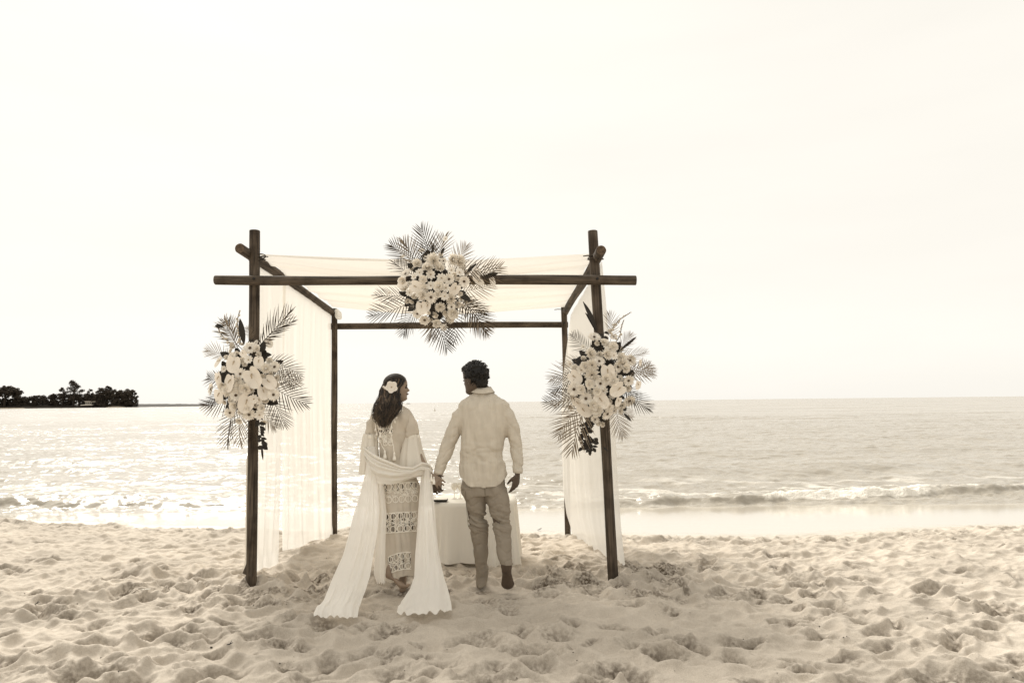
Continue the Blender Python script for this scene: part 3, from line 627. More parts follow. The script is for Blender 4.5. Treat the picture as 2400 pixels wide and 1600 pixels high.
for i in range(1, 25):
    v = i/24; row = []
    for j in range(N+1):
        th = 2*math.pi*j/N; q = ringpt(th, 1.0+.0*v); n_ = q.normalized()
        corner = abs(math.sin(2*th))**6
        f = (.05*math.sin(th*9+.5)+.016*math.sin(th*23+1))*v+corner*.07*v+.012
        z = TC.z-.006*(i == 1)-v*(TC.z-g0-.035+.03*math.sin(th*3+4.0)-.02*corner)
        p = Vector((TC.x, TC.y, 0))+q+n_*f; p.z = z; row.append(p)
    rows.append(row)
mb = MB(); mb.sheet(rows); tag(obj('tablecloth', mb, CLOTH, loc=(TC.x, TC.y, TC.z)), 'white tablecloth falling in folds to the sand behind the man', 'tablecloth')
zt = TC.z+.004
mb = MB(); c = P(1031, 1160, 6.72); c.z = zt+.012; mb.box(c, (.145, .10, .018)); black = simple('black_cover', (.012, .01, .008), .5)
bk = thing('book', (c.x, c.y, zt), 'thin black book lying on the white table under the joined hands', 'book')
obj('cover', mb, black, bk, smooth=False); mb = MB(); mb.box(c+Vector((.004, -.004, .0105)), (.13, .09, .006)); obj('page_block', mb, CLOTH, bk, smooth=False)
glass = simple('clear_glass', (.8, .75, .65), .05, spec=.8, transp=.55)
for k, (px, lb) in enumerate(((1065, 'stemmed glass on the table nearest the joined hands'), (1079, 'stemmed glass on the table touching the man\'s outline'))):
    c = P(px, 1150, 6.9); c.z = zt; gl = thing('wine_glass', c, lb, 'glass', 'glasses on the table')
    prof = [(.030, .002), (.028, .004), (.004, .010), (.0035, .07), (.012, .08), (.03, .10), (.034, .125), (.029, .155), (.027, .155), (.031, .125), (.027, .103), (.002, .084)]
    mb = MB(); mb.rings([[c+Vector((r*math.cos(a), r*math.sin(a), z)) for a in [2*math.pi*q/16 for q in range(16)]] for r, z in prof[:5]]); obj('stem', mb, glass, gl)
    mb = MB(); mb.rings([[c+Vector((r*math.cos(a), r*math.sin(a), z)) for a in [2*math.pi*q/16 for q in range(16)]] for r, z in prof[4:]], cap=False); obj('bowl', mb, glass, gl)

# ------------------------------------------------------------------ flower arrangements
PET = simple('cream_petal', (.92, .86, .77), .75, spec=.15, transl=.22, var=.10, vscale=25, attr='tone')
SPA = simple('waxy_spathe', (.86, .79, .69), .45, spec=.35, transl=.15, var=.12, vscale=30, attr='tone')
CEN = simple('flower_eye', (.10, .07, .045), .9, bump=.002, bscale=300)
CENL = simple('pale_flower_eye', (.42, .33, .22), .9, bump=.002, bscale=300)
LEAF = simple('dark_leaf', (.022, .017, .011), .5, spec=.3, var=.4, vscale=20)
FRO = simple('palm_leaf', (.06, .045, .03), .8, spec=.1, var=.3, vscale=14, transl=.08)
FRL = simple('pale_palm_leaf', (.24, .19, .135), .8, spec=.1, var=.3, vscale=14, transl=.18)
def petal(mb, ang, r0, r1, wd, lift, cup, n=5, tone=1.0, tw=0, rng=random):
    c, s = math.cos(ang), math.sin(ang); rows = []
    for i in range(n+1):
        v = i/n; r = lerp(r0, r1, v); wv = wd*(math.sin(math.pi*min(.97, .12+.82*v))**.7); z = lift*v**1.3
        row = []
        for j in (-1, 0, 1):
            x, y = r, j*wv; zz = z+cup*(j*j)*wv*1.2+tw*j*v
            row.append((x*c-y*s, x*s+y*c, zz))
        rows.append(row)
    mb.sheet(rows, tone)
def T_gerbera(seed, n=15, layers=2):
    r = random.Random(seed); mb = MB()
    for L_ in range(layers):
        for k in range(n): petal(mb, (k+.5*L_)*6.283/n+r.uniform(-.06, .06), .12, r.uniform(.9, 1.03)-.16*L_, .165, .10+.16*L_+r.uniform(-.06, .06), .25, 4, r.uniform(.86, 1.08), r.uniform(-.03, .03))
    e = MB(); e.ell((0, 0, .13), (.20, .20, .10), nu=10, nv=6); return mb.mesh('gerbera', color=True), e.mesh('flower_center')
def T_rose(seed):
    r = random.Random(seed); mb = MB()
    for L_, (n, R0, lf, w_) in enumerate(((7, 1.0, .25, .46), (7, .84, .46, .42), (6, .62, .60, .36), (5, .42, .70, .27), (4, .24, .76, .18))):
        for k in range(n): petal(mb, (k+.5*L_)*6.283/n+r.uniform(-.15, .15), .04, R0*r.uniform(.9, 1.08), w_, lf*r.uniform(.8, 1.1), .55, 4, r.uniform(.86, 1.08), r.uniform(-.06, .06))
    mb.ell((0, 0, .3), (.25, .25, .42), nu=8, nv=6, col=.85); return mb.mesh('rose', color=True), None
def T_pom(seed):
    r = random.Random(seed); mb = MB()
    for L_ in range(7):
        ph = L_/7; n = int(18*(1-ph*.65))
        for k in range(n):
            petal(mb, (k+.5*L_)*6.283/n+r.uniform(-.1, .1), .1, (1-ph*.8)*r.uniform(.88, 1.05), .13*(1-ph*.3), .12+.75*ph, .3, 3, r.uniform(.84, 1.08))
    return mb.mesh('chrysanthemum', color=True), None
def T_daisy(seed):
    r = random.Random(seed); mb = MB()
    for k in range(9): petal(mb, k*6.283/9+r.uniform(-.1, .1), .1, r.uniform(.88, 1.05), .27, .16+r.uniform(-.05, .05), .2, 4, r.uniform(.88, 1.08))
    e = MB(); e.ell((0, 0, .10), (.16, .16, .12), nu=9, nv=5); return mb.mesh('daisy', color=True), e.mesh('flower_center')
def T_anth(seed):
    r = random.Random(seed); mb = MB(); rows = []; N = 14
    for i in range(9):
        k = i/8; row = []
        for j in range(2*N+1):
            a = math.pi*j/N; rad = (.80+.30*math.cos(a)**2*(1 if math.cos(a) > 0 else .35)-.38*math.exp(-((a-math.pi)/.33)**2))
            x = rad*math.cos(a)*k*1.08; y = rad*math.sin(a)*k
            row.append((x, y, .30*(x*x*.4+y*y)-.10*math.exp(-(y/.05)**2)*k+.03*math.sin(a*7)*k*k))
        rows.append(row)
    mb.sheet(rows, 1.0)
    e = MB(); e.tube([(-.22, 0, .02), (-.05, 0, .22), (.22, 0, .36)], [.07, .07, .04], 8); return mb.mesh('anthurium', color=True), e.mesh('spadix')
TP = {'g': [T_gerbera(1), T_gerbera(2, 17)], 'r': [T_rose(3), T_rose(4)], 'p': [T_pom(5)], 'd': [T_daisy(6), T_daisy(7)], 'a': [T_anth(8)]}
for k, v in TP.items():
    for a, e in v:
        a.materials.append(SPA if k == 'a' else PET)
        if e: e.materials.append(CEN if k == 'g' else CENL)
def leaf_mesh(ln=1.0, wd=.26, fold=.12, droop=.25):
    mb = MB(); rows = []
    for i in range(9):
        v = i/8; w_ = wd*math.sin(math.pi*min(.98, v*.96+.02))**.8
        rows.append([(v*ln, j*w_, abs(j)*fold*w_*2-droop*v*v) for j in (-1, -.5, 0, .5, 1)])
    mb.sheet(rows); return mb.mesh('leaf')
LM = [leaf_mesh(), leaf_mesh(wd=.38, droop=.4), leaf_mesh(wd=.14, droop=.1)]
for q in LM: q.materials.append(LEAF)
def frond_mesh(seed, mat, n=14, curve=.18):
    r = random.Random(seed); mb = MB(); pts = []
    for i in range(13): v = i/12; pts.append(Vector((v-.05*v*v, curve*v*v*(1 if seed % 2 else -1), -.24*v*v)))
    def at(v):
        k = min(11, int(v*12)); return pts[k].lerp(pts[k+1], v*12-k), (pts[k+1]-pts[k]).normalized()
    mb.tube(pts, [.009*(1-.75*i/12) for i in range(13)], 5)
    for i in range(n):
        v = .16+.84*i/(n-1)*.995
        for s in (-1, 1):
            p, d = at(min(.999, v)); ln = .46*math.sin(math.pi*(.16+.72*(v-.16)/.84))*r.uniform(.88, 1.08)+.04
            ang = s*lerp(1.05, .36, (v-.16)/.84)+r.uniform(-.06, .06)
            e = Vector((d.x*math.cos(ang)-d.y*math.sin(ang), d.x*math.sin(ang)+d.y*math.cos(ang), r.uniform(.02, .22)))
            sd_ = Vector((-e.y, e.x, 0)).normalized(); dr = r.uniform(.05, .3)
            rows = []
            for q in range(5):
                t_ = q/4; w_ = .0105*math.sin(math.pi*min(.97, .18+.80*t_)); c = p+e*ln*t_+Vector((0, 0, -dr*ln*t_*t_))
                rows.append([c-sd_*w_, c+Vector((0, 0, w_*.5)), c+sd_*w_])
            mb.sheet(rows)
    me = mb.mesh('palm_frond'); me.materials.append(mat); return me
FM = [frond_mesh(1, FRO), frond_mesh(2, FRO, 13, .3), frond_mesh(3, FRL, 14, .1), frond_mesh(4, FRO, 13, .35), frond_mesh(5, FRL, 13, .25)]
def basis(x, z):
    x = x.normalized(); z = (z-x*x.dot(z)).normalized(); y = z.cross(x); return Matrix(((x.x, y.x, z.x), (x.y, y.y, z.y), (x.z, y.z, z.z)))
def put(name, me, root, loc, rot, s):
    o = bpy.data.objects.new(name, me); COL.objects.link(o); o.parent = root; ORG[o.name] = ORG[root.name]
    M = rot.to_4x4(); sc = Matrix.Diagonal((s, s, s, 1)) if not hasattr(s, '__len__') else Matrix.Diagonal((*s, 1))
    o.matrix_local = Matrix.Translation(Vector(loc)-ORG[root.name])@M@sc; return o
def bud_spike(root, pts, rng, n=14, size=.022):
    pts = [Vector(p) for p in pts]; mb = MB(); mb.tube(pts, [.004]*len(pts), 6); obj('stem', mb, FRO, root)
    for i in range(n):
        v = i/(n-1)*(len(pts)-1); k = min(len(pts)-2, int(v)); p = pts[k].lerp(pts[k+1], v-k); d = (pts[k+1]-pts[k]).normalized()
        s = size*lerp(1.15, .4, i/n); side = Vector((rng.uniform(-1, 1), -rng.random(), rng.uniform(-1, 1)))
        o = put('bud', TP['r'][i % 2][0], root, p+side.normalized()*s*.5, basis(side.cross(d) if side.cross(d).length > .1 else Vector((1, 0, 0)), (d+side*.7).normalized()), (s*.8, s*.8, s*1.3))
def arrangement(label, center, rxy, base_D, flowers, fronds, seed, org, sc, extra, ndark=60, fill=22):
    rng = random.Random(seed); cx, cy = center; C0 = P(cx, cy, base_D)
    root = thing('flower_arrangement', C0, label, 'flowers', 'flower arrangements tied to the arbor')
    px2m = base_D/FPX
    def surf(px, py, extra_=0):
        qx = (px-cx)/rxy[0]; qy = (py-cy)/rxy[1]; q = min(1, qx*qx+qy*qy)
        D = base_D-.05-.12*math.sqrt(1-q)-extra_
        n = Vector((qx*.75, -1.0, -qy*.75)).normalized(); return P(px, py, D), n
    placed = []
    def flower(k, px, py, r_, ext=0):
        p, n = surf(px, py, ext); n = (n+Vector((rng.uniform(-.4, .4), 0, rng.uniform(-.35, .35)))).normalized()
        v = rng.randrange(len(TP[k])); me, e = TP[k][v]; a = rng.random()*6.28
        if k == 'a': a = rng.uniform(-2.6, -.5)
        x = Vector((math.cos(a), 0, math.sin(a))); M = basis(x, n); s = r_*px2m
        nm = {'g': 'gerbera', 'r': 'rose', 'p': 'chrysanthemum', 'd': 'daisy', 'a': 'anthurium'}[k]
        o = put(nm, me, root, p, M, (s, s, s*rng.uniform(.8, 1.1)))
        if e:
            c = bpy.data.objects.new(e.name.split('.')[0], e); COL.objects.link(c); c.parent = o
        placed.append((px, py, r_))
    for (k, zx, zy, r_) in flowers:
        flower(k, org[0]+zx/sc, org[1]+zy/sc, r_*1.24, rng.uniform(.0, .03))
    tries = 0; added = 0
    while tries < 600 and added < fill:
        tries += 1; a = rng.random()*6.28; q = math.sqrt(rng.random())*.95; px = cx+rxy[0]*q*math.cos(a); py = cy+rxy[1]*q*math.sin(a)
        if all((px-a_)**2+(py-b_)**2 > (.62*(r_+8))**2 for a_, b_, r_ in placed):
            flower(rng.choice('rrdpgr'), px, py, rng.uniform(6, 9), -.025); added += 1
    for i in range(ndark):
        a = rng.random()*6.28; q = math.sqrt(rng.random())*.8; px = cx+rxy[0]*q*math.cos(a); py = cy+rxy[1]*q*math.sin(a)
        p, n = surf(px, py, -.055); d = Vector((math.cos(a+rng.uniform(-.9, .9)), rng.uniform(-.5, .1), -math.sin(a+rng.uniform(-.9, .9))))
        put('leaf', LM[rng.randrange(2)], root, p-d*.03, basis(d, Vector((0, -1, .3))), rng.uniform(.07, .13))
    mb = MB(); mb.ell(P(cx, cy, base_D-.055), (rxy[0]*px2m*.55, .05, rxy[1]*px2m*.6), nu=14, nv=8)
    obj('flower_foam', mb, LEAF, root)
    for (bx, by, tx, ty, v) in fronds:
        B = P(bx, by, base_D-.05); T = P(tx, ty, base_D-.05+rng.uniform(-.14, .10)); d = T-B
        nrm = Vector((rng.uniform(-.45, .45), -1, rng.uniform(-.3, .6)))
        put('palm_frond', FM[v], root, B, basis(d, nrm), d.length*.95)
    for e in extra:
        if e[0] == 's': bud_spike(root, [P(org[0]+x/sc, org[1]+y/sc, base_D-.08) for x, y in e[1]], rng, e[2], e[3])
        elif e[0] == 'l':
            (x0, y0, x1, y1), v, wz = e[1], e[2], e[3]; B = P(org[0]+x0/sc, org[1]+y0/sc, base_D-.1); T = P(org[0]+x1/sc, org[1]+y1/sc, base_D-.12); d = T-B
            put('leaf', LM[v], root, B, basis(d, Vector((.3, -1, .2))), (d.length, d.length*wz, d.length))
        elif e[0] == 'h':      # hanging dark sprig
            pts = [P(org[0]+x/sc, org[1]+y/sc, base_D-.08) for x, y in e[1]]; mb = MB(); mb.tube(pts, .003, 5); obj('sprig_stem', mb, LEAF, root)
            for i in range(e[2]):
                t_ = i/e[2]*(len(pts)-1); k = min(len(pts)-2, int(t_)); p = pts[k].lerp(pts[k+1], t_-k)
                d = Vector((rng.choice((-1, 1))*rng.uniform(.4, 1), rng.uniform(-.4, .2), rng.uniform(-1, .1)))
                put('leaf', LM[rng.randrange(2)], root, p, basis(d, Vector((rng.uniform(-.5, .5), -1, .2))), rng.uniform(.03, .055))
    return root
topf = [('g', 420, 655, 12), ('g', 885, 710, 12), ('g', 1050, 735, 12), ('g', 695, 905, 13), ('g', 625, 1150, 12), ('g', 915, 1010, 9), ('g', 545, 1085, 10),
 ('p', 720, 510, 16), ('r', 545, 545, 10), ('d', 570, 640, 9), ('d', 510, 685, 7), ('p', 785, 590, 12), ('p', 1000, 520, 15), ('p', 930, 500, 13), ('d', 1000, 640, 10), ('d', 915, 615, 8), ('r', 655, 590, 12), ('d', 690, 660, 10),
 ('d', 805, 700, 10), ('r', 610, 715, 9), ('d', 690, 780, 10), ('r', 775, 790, 12), ('d', 855, 805, 9), ('r', 620, 810, 9), ('p', 600, 885, 12), ('r', 385, 725, 9), ('r', 415, 810, 9), ('d', 460, 855, 8), ('d', 840, 895, 9), ('p', 910, 925, 12), ('r', 760, 880, 8),
 ('r', 930, 1080, 11), ('r', 900, 1135, 10), ('p', 790, 1010, 11), ('d', 830, 1230, 8), ('r', 750, 1190, 9), ('d', 1130, 950, 7), ('d', 560, 870, 8),
 ('a', 525, 790, 14), ('a', 950, 810, 13), ('a', 1175, 645, 14), ('a', 590, 1010, 13), ('a', 655, 1000, 10), ('a', 1340, 720, 13), ('a', 1210, 740, 9), ('a', 390, 760, 10), ('d', 850, 275, 6), ('d', 595, 405, 7), ('d', 385, 470, 6), ('d', 240, 860, 6)]
arrangement('flower and palm spray at the middle of the front beam above the couple', (1022, 672), (82, 82), 5.76, topf,
 [(1010, 640, 1008, 528, 0), (1015, 640, 1045, 540, 2), (985, 640, 930, 552, 0), (985, 650, 960, 548, 2), (980, 650, 905, 615, 1), (1050, 640, 1155, 600, 3), (1050, 650, 1100, 575, 2), (1060, 650, 1180, 655, 4), (970, 690, 880, 700, 1), (975, 700, 882, 760, 3), (985, 710, 925, 775, 0),
  (1025, 705, 1026, 822, 0), (1025, 700, 1005, 800, 2), (1060, 690, 1160, 745, 1), (1055, 700, 1130, 740, 0), (1050, 705, 1095, 785, 3), (1065, 680, 1160, 690, 4), (1080, 690, 1140, 780, 2), (1000, 640, 985, 560, 3)], 31, (860, 500), 4.611,
 [('l', (700, 470, 720, 330), 2, .7), ('l', (800, 440, 835, 370), 0, .8), ('l', (1000, 880, 1120, 930), 0, 1.0), ('l', (480, 600, 450, 540), 1, 1), ('l', (1250, 700, 1420, 640), 2, 1), ('l', (430, 900, 350, 840), 0, 1), ('l', (1080, 640, 1180, 540), 2, .8)], ndark=70)
leftf = [('g', 495, 455, 14), ('g', 405, 690, 12), ('g', 720, 625, 12), ('g', 140, 830, 13), ('g', 365, 885, 13), ('g', 710, 880, 13), ('g', 485, 1060, 13), ('g', 310, 1045, 11), ('g', 330, 535, 10),
 ('r', 555, 460, 8), ('d', 480, 560, 9), ('p', 640, 640, 12), ('p', 400, 810, 14), ('r', 450, 830, 12), ('p', 290, 850, 12), ('d', 530, 920, 10), ('d', 575, 930, 9), ('r', 350, 985, 10), ('d', 580, 1065, 10), ('r', 600, 1000, 8), ('d', 625, 1130, 8), ('r', 250, 800, 10), ('r', 395, 1120, 7), ('r', 290, 830, 11), ('r', 460, 1010, 9), ('r', 385, 750, 9),
 ('a', 575, 575, 12), ('a', 520, 710, 21), ('a', 665, 760, 15), ('a', 345, 590, 16), ('a', 315, 760, 17), ('a', 210, 725, 14), ('a', 615, 850, 14), ('a', 460, 945, 18), ('a', 215, 880, 15), ('a', 215, 575, 12), ('a', 430, 500, 8), ('a', 660, 400, 10)]
arrangement('flower and palm spray tied round the left front post', (582, 890), (78, 96), 5.80, leftf,
 [(600, 820, 674, 732, 0), (605, 820, 650, 728, 3), (570, 820, 496, 760, 1), (560, 820, 520, 738, 2), (615, 850, 702, 872, 1), (620, 845, 700, 845, 3), (620, 890, 698, 960, 0), (620, 880, 695, 905, 2), (620, 920, 690, 985, 3), (565, 930, 497, 1030, 0), (570, 935, 535, 1042, 2), (560, 920, 494, 985, 3), (545, 880, 474, 905, 1), (540, 900, 476, 940, 0), (590, 950, 600, 1045, 1), (600, 940, 645, 1010, 2), (590, 800, 585, 760, 4), (545, 845, 490, 800, 4)], 32, (460, 700), 3.92,
 [('s', [(410, 420), (385, 300), (375, 200), (400, 110)], 16, .020), ('s', [(350, 450), (290, 390), (230, 330), (190, 250)], 14, .018), ('l', (440, 420, 400, 180), 2, .8), ('l', (590, 500, 620, 400), 1, .8), ('l', (440, 600, 380, 640), 1, 1), ('l', (600, 720, 590, 640), 0, 1),
  ('h', [(570, 1100), (590, 1200), (600, 1300), (610, 1360)], 22), ('l', (600, 1340, 612, 1480), 2, .5), ('l', (250, 260, 170, 240), 0, 1)], ndark=70)
rightf = [('g', 520, 355, 13), ('g', 565, 575, 12), ('g', 575, 780, 13), ('g', 335, 830, 14), ('g', 445, 915, 14), ('g', 640, 1055, 13), ('g', 840, 935, 13), ('g', 835, 750, 12), ('g', 850, 565, 12), ('g', 660, 465, 10), ('g', 530, 1105, 9), ('g', 735, 625, 12), ('g', 700, 350, 8),
 ('r', 610, 400, 8), ('d', 640, 430, 10), ('r', 695, 440, 10), ('p', 640, 510, 12), ('p', 490, 505, 13), ('p', 500, 610, 14), ('r', 440, 620, 11), ('d', 400, 655, 9), ('p', 780, 590, 13), ('r', 690, 755, 11), ('r', 635, 740, 11), ('p', 500, 700, 16), ('r', 545, 1020, 13), ('d', 590, 975, 10), ('r', 480, 780, 10), ('d', 330, 910, 10), ('p', 770, 535, 11), ('r', 545, 850, 9), ('r', 400, 830, 10), ('d', 700, 520, 9), ('r', 810, 640, 9), ('r', 510, 980, 10), ('d', 310, 1000, 8), ('d', 300, 600, 8), ('p', 530, 740, 10), ('r', 690, 700, 8),
 ('a', 645, 665, 16), ('a', 335, 715, 15), ('a', 745, 825, 16), ('a', 580, 925, 16), ('a', 425, 1015, 15), ('d', 608, 845, 8), ('a', 740, 935, 10), ('a', 940, 580, 7), ('a', 920, 785, 9), ('a', 370, 950, 12), ('a', 660, 990, 10)]
arrangement('flower and palm spray tied round the right front post', (1410, 892), (76, 108), 5.80, rightf,
 [(1400, 830, 1330, 802, 1), (1385, 850, 1322, 832, 4), (1385, 870, 1292, 855, 4), (1380, 880, 1287, 892, 0), (1375, 900, 1292, 930, 2), (1380, 920, 1290, 968, 3), (1385, 930, 1318, 1050, 2), (1380, 930, 1300, 1010, 2), (1450, 880, 1542, 868, 4), (1450, 860, 1535, 880, 2), (1450, 910, 1516, 965, 0), (1450, 900, 1512, 925, 3), (1430, 800, 1450, 735, 4), (1440, 830, 1492, 790, 4), (1440, 940, 1452, 1025, 2), (1440, 930, 1475, 985, 4), (1440, 840, 1510, 830, 4)], 33, (1260, 700), 3.92,
 [('s', [(650, 330), (690, 270), (740, 200), (850, 128)], 18, .020), ('s', [(720, 400), (760, 330), (770, 260), (790, 200)], 12, .016), ('l', (545, 300, 430, 20), 2, .55), ('l', (540, 310, 460, 120), 0, .35), ('l', (760, 470, 910, 350), 2, .5), ('l', (700, 700, 800, 690), 1, 1), ('l', (660, 860, 640, 960), 1, 1), ('l', (400, 700, 420, 780), 1, 1),
  ('h', [(500, 1090), (460, 1180), (450, 1280), (470, 1400)], 40), ('h', [(440, 1150), (420, 1250), (410, 1380)], 18), ('h', [(520, 1280), (500, 1330), (510, 1400)], 12), ('h', [(610, 310), (590, 400), (560, 520)], 14), ('l', (600, 1360, 650, 1400), 2, 1), ('l', (790, 1050, 860, 1120), 2, 1)], ndark=80)

# ------------------------------------------------------------------ people
SKINW = simple('light_tanned_skin', (.27, .20, .145), .5, spec=.35, var=.12, vscale=12)
SKIN = simple('tanned_skin', (.085, .06, .042), .5, spec=.35, var=.12, vscale=12)
HAIRM = simple('dark_hair', (.006, .0045, .003), .5, spec=.3, attr='tone')
HAIRW = simple('brown_hair', (.042, .029, .018), .45, spec=.4, attr='tone')
SHIRT = simple('linen_shirt_cloth', (.56, .505, .42), .95, spec=.05, var=.07, vscale=30, bump=.0012, bscale=500, stretch=(1, 1, .3))
TROU = simple('cotton_trouser_cloth', (.275, .235, .185), .95, spec=.05, var=.06, vscale=12, bump=.001, bscale=600)
DRESS = simple('thin_dress_cloth', (.62, .555, .465), .95, spec=.05, var=.08, vscale=9, bump=.001, bscale=300, transl=.1)
SHAWL = simple('white_shawl_cloth', (.92, .885, .82), .95, spec=.05, transl=.35, transp=.06)
LACE = simple('white_lace_thread', (.92, .87, .78), .9)
SHEERD = simple('dark_sheer_lace_ground', (.085, .066, .048), .95, var=.5, vscale=160)  # dark tone of skin and underdress seen through the lace
LIP = simple('lip', (.075, .04, .03), .45); EYE = simple('dark_eye', (.012, .01, .008), .3)

def head(mb, c, yaw, s=1.0, pitch=0):
    """c = point at chin height under the ear; forward = local +X"""
    prof = [(-.012, .050, .00, .020, 0), (.0, .076, -.01, .034, 0), (.012, .088, -.03, .044, .002), (.024, .086, -.045, .052, 0), (.036, .081, -.06, .058, .004), (.046, .083, -.07, .061, .011), (.052, .081, -.074, .063, .005), (.060, .083, -.078, .065, .011), (.070, .084, -.084, .067, .006),
            (.077, .085, -.087, .069, .022), (.085, .086, -.089, .070, .029), (.094, .087, -.091, .071, .022), (.104, .087, -.093, .072, .015), (.115, .085, -.096, .073, .008), (.126, .087, -.098, .074, .005), (.138, .092, -.100, .075, .002),
            (.155, .092, -.102, .077, 0), (.175, .088, -.101, .077, 0), (.195, .076, -.094, .072, 0), (.212, .056, -.078, .059, 0), (.225, .03, -.052, .038, 0), (.232, .005, -.02, .015, 0)]
    M = Matrix.Rotation(yaw, 3, 'Z')@Matrix.Rotation(pitch, 3, 'Y'); rings = []
    for z, f, bk, w_, nb in prof:
        cx, a = (f+bk)/2, (f-bk)/2; ring = []
        for j in range(48):
            th = 2*math.pi*j/48; ct, st = math.cos(th), math.sin(th); e = .85
            x = cx+a*abs(ct)**e*(1 if ct > 0 else -1); y = w_*abs(st)**.95*(1 if st > 0 else -1)
            ta = (th+math.pi) % (2*math.pi)-math.pi
            if nb: x += nb*math.exp(-(ta/.20)**2)
            if .10 < z < .125: x -= .007*math.exp(-((abs(ta)-.5)/.22)**2)
            ring.append(c+M@(Vector((x, y, z))*s))
        rings.append(ring)
    mb.rings(rings)
    for sy in (-1, 1):
        ec = c+M@(Vector((-.012, sy*.074, .098))*s)
        mb.ell(ec, (.016*s, .009*s, .031*s), M)
        mb.ell(c+M@(Vector((-.018, sy*.083, .103))*s), (.017*s, .006*s, .024*s), M)
    return M
def hand(mb, wr, u_, n_, side, curl, s=1.0, spread=.12, thumb=.5):
    u_ = u_.normalized(); n_ = (n_-u_*n_.dot(u_)).normalized(); w_ = u_.cross(n_)*side
    mb.tube([wr-u_*.05*s, wr, wr+u_*.035*s, wr+u_*.07*s, wr+u_*.092*s], [.026*s, .028*s, .037*s, .043*s, .040*s], 14, flat=(w_, .42))
    ln = [.070, .079, .073, .058]
    for i in range(4):
        k = wr+u_*(.088-.004*abs(i-1.2))*s+w_*(.031-.0205*i)*s; a = spread*(1.2-i); d0 = (u_*math.cos(a)+w_*math.sin(a)).normalized(); c_ = curl[i] if hasattr(curl, '__len__') else curl
        pts = [k-d0*.012*s, k]; ang = 0
        for q, fr in enumerate((.45, .30, .25)):
            ang += c_*(.7 if q == 0 else 1); d = d0*math.cos(ang)-n_*math.sin(ang); pts.append(pts[-1]+d*ln[i]*fr*s)
        mb.tube(pts, [.0092*s, .0092*s, .0084*s, .0078*s, .0062*s], 10, round_=True)
    t0 = wr+u_*.022*s+w_*.026*s-n_*.006*s; d = (u_*.62+w_*(.85-thumb*.6)-n_*.35).normalized(); d2 = (u_*.85+w_*(.35-thumb*.7)-n_*.5).normalized()
    mb.tube([t0-d*.01, t0+d*.032*s, t0+d*.032*s+d2*.03*s, t0+d*.032*s+d2*.052*s], [.015*s, .0115*s, .0100*s, .0075*s], 10, round_=True)
def foot(mb, ank, heel, ball, toe, up, s=1.0, side=1):
    d = (ball-heel).normalized(); w_ = d.cross(up).normalized()*side
    mb.tube([ank, ank.lerp(heel, .55)+d*.012, heel+up*.012+d*.01], [.036*s, .034*s, .030*s], 12, round_=True)
    mb.tube([heel, heel.lerp(ball, .35)+up*.012, heel.lerp(ball, .7)+up*.006, ball], [.031*s, .030*s, .036*s, .043*s], 14, flat=(w_, .62), round_=True)
    td = (toe-ball).normalized(); ln = (toe-ball).length
    for i in range(5):
        k = ball+w_*(.030-.0155*i)*s; mb.tube([k, k+td*ln*(.95-.13*i)], [.0125*s if i == 0 else .0095*s, (.0115 if i == 0 else .0075)*s], 8, round_=True)
def fold(mb, fn, noise=None):
    n = len(mb.v); co = np.array(mb.v); d = fn(co); mb.v = [tuple(p) for p in co+mb.n*d[:, None]]; return mb
def ringsP(rows, D, n=40, k=1.0, e=1.0):
    out = []
    for r in rows:
        py, cx, rx, ry = r[:4]; dd = r[4] if len(r) > 4 else D; c = P(cx, py, dd); rx = rx*dd/FPX*k
        out.append([c+Vector((rx*math.cos(t)*(abs(math.cos(t))**(e-1) if abs(math.cos(t)) > 1e-6 else 1), ry*k*math.sin(t), 0)) for t in [2*math.pi*j/n for j in range(n)]])
    return out
def tubeP(mb, pts, n=14, **kw):
    mb.tube([P(a, b_, c) for a, b_, c, r in pts], [r*c/FPX for a, b_, c, r in pts], n, **kw)

# ---- man
DM = 5.56
man = thing('person', (P(1130, 1362, DM).x, DM, gz(P(1130, 1362, DM).x, DM)), 'barefoot dark-haired man in untucked linen shirt and beige trousers, holding the woman\'s hand', 'person')
b_ = MB()
b_.rings(ringsP([(905, 1131, 15, .055), (925, 1131, 20, .06), (940, 1133, 44, .075), (960, 1135, 48, .09), (1000, 1135, 44, .10), (1060, 1131, 40, .09), (1100, 1132, 44, .10), (1150, 1134, 46, .10)], DM))
tubeP(b_, [(1131, 930, DM, 17), (1127, 905, DM-.01, 16.5), (1124, 880, DM-.01, 17)])
mh_c = P(1114, 921, DM-.02)
MM = head(b_, mh_c, R(143), 1.0, R(6))
tubeP(b_, [(1098, 962, DM, 13), (1082, 970, DM, 14), (1064, 1005, DM, 12), (1048, 1045, DM, 11), (1034, 1085, DM-.02, 9), (1027, 1112, DM-.03, 7)])
tubeP(b_, [(1170, 962, DM, 13), (1186, 970, DM, 14), (1198, 1005, DM, 12), (1207, 1045, DM, 11), (1212, 1085, DM-.03, 9), (1213, 1110, DM-.05, 7)])
tubeP(b_, [(1110, 1140, DM, 24), (1116, 1225, DM+.02, 16), (1124, 1290, DM+.05, 13), (1130, 1345, DM+.08, 9)])
tubeP(b_, [(1160, 1140, DM, 24), (1173, 1225, DM-.06, 16), (1182, 1285, DM-.12, 12), (1188, 1325, DM-.17, 9)])
la = P(1130, 1345, DM+.08); hl = Vector((la.x, la.y+.03, 0)); hl.z = gz(hl.x, hl.y)+.03
foot(b_, la, hl, hl+Vector((-.01, .15, .0)), hl+Vector((-.015, .215, -.005)), Vector((0, 0, 1)))
ra = P(1187, 1320, DM-.17); rb = P(1190, 1368, 5.48); rh = P(1187, 1336, 5.385)
foot(b_, ra, rh, rb, rb+Vector((.0, .06, -.01)), Vector((0, .72, .68)), 1.25, -1)
